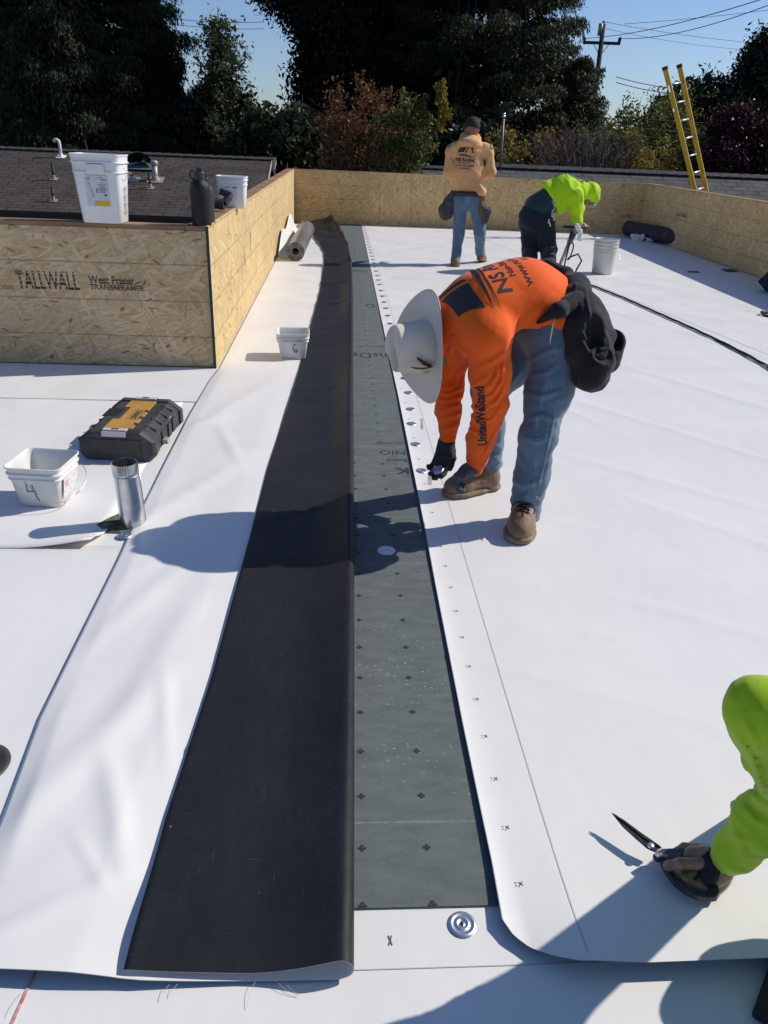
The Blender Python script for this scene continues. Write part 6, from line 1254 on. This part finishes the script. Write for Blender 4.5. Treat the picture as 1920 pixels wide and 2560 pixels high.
g = MB(); pc = YP(1503, 108, up_y); pd_ = pc+dv*.75; g.bar(pd_, ca_+(pc-ca_)*.55, .04, .04); g.bar(pd_, cb2+(pc-cb2)*.55, .04, .04); wlink(g, 'brace', M_VGY, pl_)
ins = []
for (x, y) in ((1462, 98), (1548, 99), (1509, 56), (1551, 96)): p = YP(x, y, up_y); g = MB(); g.tube([p-[0, 0, .3], p, p+[0, 0, .1]], [.05, .09, .05], 8); wlink(g, 'insulator', M_RUB, pl_, True)
g = MB(); p = YP(1501, 74, up_y); g.tube([p-[.0, 0, .35], p+[0, 0, .35]], .16, 10); wlink(g, 'cutout_switch', M_VGY, pl_, True)
M_WR = mat('wire_grey', (.10, .105, .11), .6); M_WR2 = mat('black_cable', (.012, .012, .012), .6)
def wire(label, A, Bp, sag, r, m=None, nm='overhead_wire'):
    A, Bp = np.array(A), np.array(Bp); g = MB(); g.tube([A+(Bp-A)*t-np.array([0, 0, sag*4*t*(1-t)]) for t in np.linspace(0, 1, 24)], r, 5); tag(g.build(nm, m or M_WR, smooth=True), label, 'overhead wire', 'overhead wires')
wire('thin wire from the left end of the crossarm rising to the upper right', YP(1462, 96, up_y), YP(1960, -20, 34), .3, .020); wire('thin wire from the right end of the crossarm rising to the right edge', YP(1551, 96, up_y), YP(1960, -2, 36), .4, .020)
wire('faint wire from the pole top sloping down to the right', YP(1509, 54, up_y), YP(1960, 112, 75), .2, .018); wire('faint wire just below the pole top sloping to the right', YP(1515, 72, up_y), YP(1960, 128, 75), .3, .014)
wire('upper of two wires crossing behind the ladder top at the treetops', YP(1540, 192, 48), YP(1800, 226, 46), .2, .020); wire('lower of two wires crossing behind the ladder top at the treetops', YP(1540, 206, 48), YP(1800, 240, 46), .2, .020)
wire('thick black cable crossing behind the middle of the ladder', YP(1540, 290, 26), YP(1960, 303, 26), .12, .020, M_WR2); wire('black cable sagging low behind the ladder with a splice', YP(1540, 328, 26), YP(1960, 348, 26), .20, .018, M_WR2)
wire('thin pale wire between the two black cables behind the ladder', YP(1540, 314, 26), YP(1960, 345, 26), .05, .010); wire('lowest thin cable behind the ladder drooping to the right', YP(1540, 333, 26), YP(1900, 372, 26), .25, .012, M_WR2)
wire('pale wire crossing low in front of the dark trees, upper of the pair', YP(505, 311, 30), YP(840, 318, 30), .12, .012); wire('pale wire crossing low in front of the dark trees, lower of the pair', YP(510, 314, 30), YP(842, 328, 30), .15, .016)
wire('faint wire crossing the sky gap, upper of the two', YP(440, 48, 70), YP(660, 55, 70), .1, .02); wire('faint wire crossing the sky gap, lower of the two', YP(440, 62, 70), YP(660, 72, 70), .1, .02)
wire('thin wire crossing the sky at the right above the oak', YP(1560, 60, 80), YP(1960, 20, 80), .1, .02)

# ------------------------------------------------------------ trees and shrubs
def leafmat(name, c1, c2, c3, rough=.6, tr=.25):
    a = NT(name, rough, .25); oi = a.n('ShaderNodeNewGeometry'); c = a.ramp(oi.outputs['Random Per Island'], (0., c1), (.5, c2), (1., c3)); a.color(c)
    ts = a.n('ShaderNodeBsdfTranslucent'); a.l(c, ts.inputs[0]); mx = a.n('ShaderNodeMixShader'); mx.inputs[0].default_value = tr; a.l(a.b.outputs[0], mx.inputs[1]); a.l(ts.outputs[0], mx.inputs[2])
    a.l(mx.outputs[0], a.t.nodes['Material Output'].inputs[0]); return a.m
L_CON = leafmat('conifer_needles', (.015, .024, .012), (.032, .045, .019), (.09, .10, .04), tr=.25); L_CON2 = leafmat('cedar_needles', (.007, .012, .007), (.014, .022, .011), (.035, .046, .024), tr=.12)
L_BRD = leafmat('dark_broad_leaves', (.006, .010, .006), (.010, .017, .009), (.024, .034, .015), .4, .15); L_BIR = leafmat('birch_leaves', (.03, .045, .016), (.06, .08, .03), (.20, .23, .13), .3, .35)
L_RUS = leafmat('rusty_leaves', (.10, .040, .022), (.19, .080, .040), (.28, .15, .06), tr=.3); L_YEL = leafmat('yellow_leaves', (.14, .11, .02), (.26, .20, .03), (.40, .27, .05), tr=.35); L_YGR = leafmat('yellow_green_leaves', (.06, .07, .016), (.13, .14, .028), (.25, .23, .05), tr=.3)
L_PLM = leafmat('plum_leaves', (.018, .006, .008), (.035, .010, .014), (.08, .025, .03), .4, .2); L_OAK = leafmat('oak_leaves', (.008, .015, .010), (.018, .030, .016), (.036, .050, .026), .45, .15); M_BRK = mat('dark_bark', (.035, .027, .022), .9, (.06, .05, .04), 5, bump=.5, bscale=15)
M_TWG = mat('grey_twigs', (.07, .06, .055), .9, (.13, .11, .10), 3)
def cards(P, size, m, name, parent, droop=None, asp=1.6, seed=0, jit=.5):
    r = np.random.default_rng(seed); n = len(P); a = r.normal(size=(n, 3)); a /= np.linalg.norm(a, axis=1)[:, None]
    if droop is not None: a = a*jit+droop; a /= np.linalg.norm(a, axis=1)[:, None]
    b = np.cross(a, r.normal(size=(n, 3))); b /= np.linalg.norm(b, axis=1)[:, None]; s = (size*r.uniform(.5, 1.35, n))[:, None]
    V = np.stack([P-a*s*asp/2, P-b*s*.32+a*s*.05, P+a*s*asp/2, P+b*s*.32+a*s*.05], 1).reshape(-1, 3); V = V-origin(parent)
    me = bpy.data.meshes.new(name); me.vertices.add(4*n); me.vertices.foreach_set('co', V.ravel()); me.loops.add(4*n); me.loops.foreach_set('vertex_index', np.arange(4*n, dtype=np.int32)); me.polygons.add(n); me.polygons.foreach_set('loop_start', np.arange(0, 4*n, 4, dtype=np.int32)); me.polygons.foreach_set('loop_total', np.full(n, 4, dtype=np.int32))
    me.materials.append(m); me.update(calc_edges=True); o = bpy.data.objects.new(name, me); COL.objects.link(o); o.parent = parent; return o
def limbs(t, base, top, r, pts, seed=0, k=14):
    g = MB(); rg_ = np.random.default_rng(seed); g.tube([base, base+(top-base)*.5, top], [r, r*.65, r*.15], 8)
    for i in range(k):
        f = rg_.uniform(.25, .9); a = base+(top-base)*f; q = pts[rg_.integers(len(pts))]; g.tube([a, (a+q)/2+[0, 0, .2], q], [r*.35*(1.1-f), r*.2*(1.1-f), .01], 5, caps=False)
    wlink(g, 'trunk', M_BRK, t, True)
def blob_tree(name, label, cat, cx, y, z0, z1, wx_, m, n, size, seed, lumps=14, dens=.62, shape=1., trunk=.25, grp=None, wy=None, kind='leafy', gz=-3.3, asp=1.6):
    """crown out of leaf clumps inside an uneven set of lumps between heights z0..z1"""
    r = np.random.default_rng(seed); t = thing(name, label, cat, (cx, y, gz), 0, grp); H = z1-z0; C = []; wy = wy or wx_*.8
    for i in range(lumps):
        f = (i+.5)/lumps; ang = r.uniform(0, 6.28); rad = r.uniform(.1, 1.)**.6; w = (math.sin(math.pi*min(1, (f*.86+.14)))**.6)*shape if kind == 'leafy' else (1-f)**.8+.12
        C.append((cx+math.cos(ang)*wx_*.62*rad*w, y+math.sin(ang)*wy*.62*rad*w, z0+H*f, r.uniform(.26, .42)*wx_*max(w, .35)))
    C = np.array(C); sub = []; per = 26
    for c in C:     # clumps on the lumps' shells
        d = r.normal(size=(per, 3)); d /= np.linalg.norm(d, axis=1)[:, None]; sub.append(c[:3]+d*(c[3]*r.uniform(.45, 1.08, per))[:, None]*[1, 1, .8])
    sub = np.concatenate(sub); sub = sub[sub[:, 2] > gz+.3]; q = sub[r.integers(len(sub), size=n)]; sg = dens*wx_*.12; P = q+r.normal(size=(n, 3))*sg; 
    cards(P, size, m, 'crown', t, None, asp, seed); limbs(t, np.array([cx, y, gz]), np.array([cx, y, z0+H*.8]), trunk, sub, seed); return t
def conifer(label, cx, y, ztop, rbase, m, n, size, seed, z0=-2.5, droop=.5, grp='big conifers behind the houses'):
    r = np.random.default_rng(seed); t = thing('conifer_tree', label, 'tree', (cx, y, -3.3), 0, grp); H = ztop-z0; P = []; D = []; nb = 300; ends = []
    for b in range(nb):
        f = r.uniform(0, 1)**1.15; z = z0+H*f; L = rbase*(1-f)**.75*r.uniform(.7, 1.12)+.3; a = r.uniform(0, 6.28); k = max(8, int(n/nb*(.4+1.2*L/rbase))); s = r.uniform(.08, 1, k)**.7
        w = .16*L*(1.15-s)+.12; dz = -droop*s**1.6*L*.55+.18*s*L; x = np.cos(a)*s*L; yy = np.sin(a)*s*L; lat = r.normal(size=k)*w; 
        P.append(np.stack([cx+x-np.sin(a)*lat, y+yy+np.cos(a)*lat, z+dz-np.abs(r.normal(size=k))*.28-np.abs(lat)*.25], 1)); D.append(np.repeat([[math.cos(a)*.5, math.sin(a)*.5, -.8]], k, 0)); ends.append(P[-1][-1])
    P = np.concatenate(P); D = np.concatenate(D); S_ = np.hypot(P[:, 0]-cx, P[:, 1]-y)/(rbase*np.clip((ztop-P[:, 2])/H, .05, 1)**.75+.3); inn = (S_ < .62) & (r.random(len(P)) < .45); cards(P[~inn], size, m, 'crown', t, D[~inn], 2.2, seed, .6); cards(P[inn][::3], size*3.2, m, 'inner_crown', t, D[inn][::3], 1.6, seed, .8); limbs(t, np.array([cx, y, -3.3]), np.array([cx, y, ztop]), .5, ends, seed, 40); return t
def shrub(name, label, cx, y, z0, z1, w, m, n, size, seed, nst=16, mode='shrub', dep=None, lean=0., twig=None, spread=.05):
    """leaves carried on real stems and twigs, so the outline stays open and uneven"""
    r = np.random.default_rng(seed); t = thing(name, label, 'shrub' if mode == 'shrub' else 'tree', (cx, y, -3.3)); g = MB(); Q = []; dep = dep or w*.6; H = z1-z0
    if mode == 'tree': g.tube([(cx, y, -3.3), (cx+lean*.3, y, z0+H*.4), (cx+lean, y, z1)], [.07+H*.006, .05, .008], 6)
    for i in range(nst):
        a = r.uniform(0, 6.28); rad = r.uniform(.1, 1)**.6
        if mode == 'shrub': b = np.array([cx+r.normal()*.12, y+r.normal()*.12, -3.2]); tip = np.array([cx+lean+math.cos(a)*rad*w, y+math.sin(a)*rad*dep, z0+H*(1-.55*rad**2)*r.uniform(.62, 1.)])
        else:
            f = r.uniform(.0, .98)**.8; b = np.array([cx+lean*f, y, z0+H*f*.9]); L = w*(1-f)**.6*r.uniform(.5, 1.1)+.12; tip = b+[math.cos(a)*L, math.sin(a)*L, L*r.uniform(.3, .9)]
        mid = (b+tip)/2+[r.normal()*.10*w, r.normal()*.10*w, .12*H*r.uniform(0, 1)*(mode == 'shrub')]; P = [b*(1-s)**2+2*mid*s*(1-s)+tip*s*s for s in np.linspace(0, 1, 8)]; g.tube(P, list(np.linspace(.022, .005, 8)), 4, caps=False)
        for j in range(9 if mode == 'shrub' else 6):
            s = r.uniform(.35 if mode == 'shrub' else .2, 1.); k = P[min(7, int(s*7.99))]; e = k+r.normal(size=3)*[.17*w, .15*w, .10*w]+[0, 0, .16*w*r.uniform(0, 1.2)]; e2 = (k+e)/2+r.normal(size=3)*.03; g.tube([k, e2, e], [.007, .005, .002], 3, caps=False)
            for q in (k, e2, e, (e+e2)/2): Q.append(q)
    Q = np.array(Q); q = Q[r.integers(len(Q), size=n)]; cards(q+r.normal(size=(n, 3))*spread*w**.5, size, m, 'crown', t, None, 1.5, seed, .5); wlink(g, 'stems', twig or M_TWG, t); return t
def X_(px, y): return YP(px, 250, y)[0]
def Z_(py, y, px=960): return YP(px, py, y)[2]
G_ = 'big conifers behind the houses'
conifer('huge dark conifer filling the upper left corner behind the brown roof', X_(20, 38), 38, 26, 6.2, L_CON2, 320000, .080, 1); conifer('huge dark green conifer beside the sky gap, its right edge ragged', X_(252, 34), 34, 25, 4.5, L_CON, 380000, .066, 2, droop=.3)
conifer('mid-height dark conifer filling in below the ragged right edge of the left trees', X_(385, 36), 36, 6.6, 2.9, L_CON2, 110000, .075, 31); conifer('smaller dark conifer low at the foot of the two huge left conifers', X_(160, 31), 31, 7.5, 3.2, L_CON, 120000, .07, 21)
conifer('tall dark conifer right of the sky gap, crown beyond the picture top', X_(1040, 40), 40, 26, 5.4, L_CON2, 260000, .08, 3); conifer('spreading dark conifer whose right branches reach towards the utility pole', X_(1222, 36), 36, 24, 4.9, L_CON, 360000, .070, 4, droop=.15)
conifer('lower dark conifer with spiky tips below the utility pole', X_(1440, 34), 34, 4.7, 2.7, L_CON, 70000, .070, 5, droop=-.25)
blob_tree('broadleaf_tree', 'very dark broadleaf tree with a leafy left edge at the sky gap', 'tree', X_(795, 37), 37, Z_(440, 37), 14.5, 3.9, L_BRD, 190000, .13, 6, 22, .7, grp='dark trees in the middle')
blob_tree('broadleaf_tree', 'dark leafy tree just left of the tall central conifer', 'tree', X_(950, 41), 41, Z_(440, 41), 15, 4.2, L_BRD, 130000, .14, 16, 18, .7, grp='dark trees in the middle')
shrub('young_tree', 'slim loose tree with glinting leaves standing in the sky gap', X_(562, 30), 30, Z_(440, 30), Z_(18, 30, 560), 1.35, L_BIR, 4300, .11, 7, 70, 'tree', lean=-.1, twig=M_BRK, spread=.09)
blob_tree('young_tree', 'low dark leafy tree filling the foot of the sky gap', 'tree', X_(560, 31), 31, Z_(450, 31), Z_(235, 31), 2.1, L_BRD, 32000, .12, 8, 12, .8, 1., .1)
blob_tree('dark_shrub', 'low dark shrub row showing above the brown roof ridge near its gable end', 'shrub', X_(690, 29), 29, Z_(450, 29), Z_(330, 29), 2.6, L_CON, 14000, .20, 9, 10, .8, 1.1, .1, wy=1)
shrub('rusty_shrub', 'big rust brown autumn shrub left of the standing worker', X_(920, 24), 24, Z_(440, 24), Z_(205, 24), 1.45, L_RUS, 12000, .085, 10, 46, spread=.085)
shrub('rusty_shrub', 'smaller rust brown shrub leaning over the neighbouring eave at the left', X_(860, 24.5), 24.5, Z_(440, 24), Z_(280, 24), .75, L_RUS, 3600, .08, 11, 22, spread=.08)
shrub('upright_shrub', 'yellow green shrub with tall upright shoots beside the standing worker', X_(1015, 23), 23, Z_(440, 23), Z_(225, 23), .95, L_YGR, 7500, .085, 12, 34, spread=.08)
for i, (x, yb, yt) in enumerate(((1098, 330, 205), (1112, 300, 198), (1060, 300, 235))):
    P = np.array([YP(x+RNG.normal()*(6.5-4*s)+5*math.sin(s*5+i), yb+(yt-yb)*s, 22.9+RNG.normal()*.08) for s in RNG.uniform(0, 1, 330)]); t = bpy.data.objects['upright_shrub']; cards(P, .085, L_YEL if i < 2 else L_YGR, 'shoot', t, None, 1.5, 70+i)
shrub('yellow_shrub', 'yellow and rust autumn shrub right of the grey mast', X_(1320, 25), 25, Z_(440, 25), Z_(290, 25), 1.05, L_YEL, 5200, .085, 13, 26, spread=.08)
shrub('rusty_shrub', 'dark rust shrub between the yellow shrub and the bare grey bush', X_(1395, 26), 26, Z_(440, 26), Z_(295, 26), 1.1, L_RUS, 5200, .085, 14, 26, spread=.08)
blob_tree('olive_shrub', 'dull olive shrub filling in behind the standing worker', 'shrub', X_(1190, 27), 27, Z_(440, 27), Z_(330, 27), 1.9, L_OAK, 9000, .15, 17, 10, .9, 1., .06, wy=.8)
shrub('autumn_tree', 'yellow green autumn tree left of the ladder below the utility pole', X_(1640, 33), 33, Z_(470, 33), Z_(212, 33, 1640), 2.4, L_YGR, 20000, .11, 15, 60, spread=.12)
shrub('autumn_tree', 'yellow shrubby tree low behind the grey roof left of the ladder', X_(1655, 24), 24, Z_(460, 24), Z_(345, 24, 1660), 1.2, L_YEL, 5200, .085, 25, 26, spread=.08)
blob_tree('autumn_tree', 'yellow green tree low at the right picture edge between oak and plum', 'tree', X_(1845, 32), 32, Z_(470, 32), Z_(285, 32, 1850), 1.8, L_YGR, 8000, .15, 26, 9, .9, 1., .08)
blob_tree('oak_tree', 'dark oak with knobbly crown against the sky at the right edge', 'tree', X_(1890, 36), 36, Z_(430, 36), Z_(118, 36, 1890), 3.9, L_OAK, 66000, .15, 18, 18, .75, 1., .2)
blob_tree('plum_tree', 'dark red plum tree behind the grey roof right of the ladder', 'tree', X_(1880, 24), 24, Z_(470, 24), Z_(300, 24, 1880), 2.0, L_PLM, 26000, .09, 19, 14, .85, 1., .08)
shrub('green_shrub', 'yellow green shrub mixed in behind the bare grey bush', X_(1530, 26), 26, Z_(450, 26), Z_(290, 26, 1530), 1.5, L_YGR, 8000, .085, 41, 34, spread=.08)
bb = thing('bare_bush', 'leafless grey twiggy bush behind the grey roof', 'shrub', (X_(1480, 24), 24, -3.3)); g = MB(); rg_ = np.random.default_rng(5)
for i in range(280):
    px0 = rg_.uniform(1330, 1610); base_ = YP(px0*.4+1470*.6, 480, 24+rg_.normal()*.5); tip = YP(px0, rg_.uniform(310, 400)+abs(px0-1470)*.15, 24+rg_.normal()*.7); mid_ = (base_+tip)/2+rg_.normal(size=3)*.16
    g.tube([base_, mid_, tip, tip+rg_.normal(size=3)*.10], [.018, .011, .006, .003], 4, caps=False)
    for j in range(3): s = rg_.uniform(.4, 1); q = mid_+(tip-mid_)*s; g.tube([q, q+rg_.normal(size=3)*[.16, .16, .14]+[0, 0, .05]], [.005, .002], 3, caps=False)
wlink(g, 'twigs', M_TWG, bb)
# far tree belt closing the horizon below the crowns
r = np.random.default_rng(77); P = []
for x0, x1, y0, zt_, n in ((-45, 60, 52, 3.2, 60000),):
    xs = r.uniform(x0, x1, n); h = zt_+1.3*np.sin(xs*.35)+.9*np.sin(xs*.9+1); P.append(np.stack([xs, y0+r.normal(size=n)*1.2, -3.2+(h+3.2)*r.uniform(0, 1, n)**.8+r.normal(size=n)*.3], 1))
fb = bpy.data.objects.new('far_treeline', None); COL.objects.link(fb); fb['kind'] = 'stuff'; fb['label'] = 'distant mass of dark trees closing the horizon'; fb['category'] = 'treeline'
bpy.data.objects.remove(fb); t = thing('far_treeline', 'distant mass of dark trees closing the horizon', 'treeline', (0, 52, -3.3)); t['kind'] = 'stuff'; o = cards(np.concatenate(P), .55, L_BRD, 'leaves', t, None, 1.5, 78)
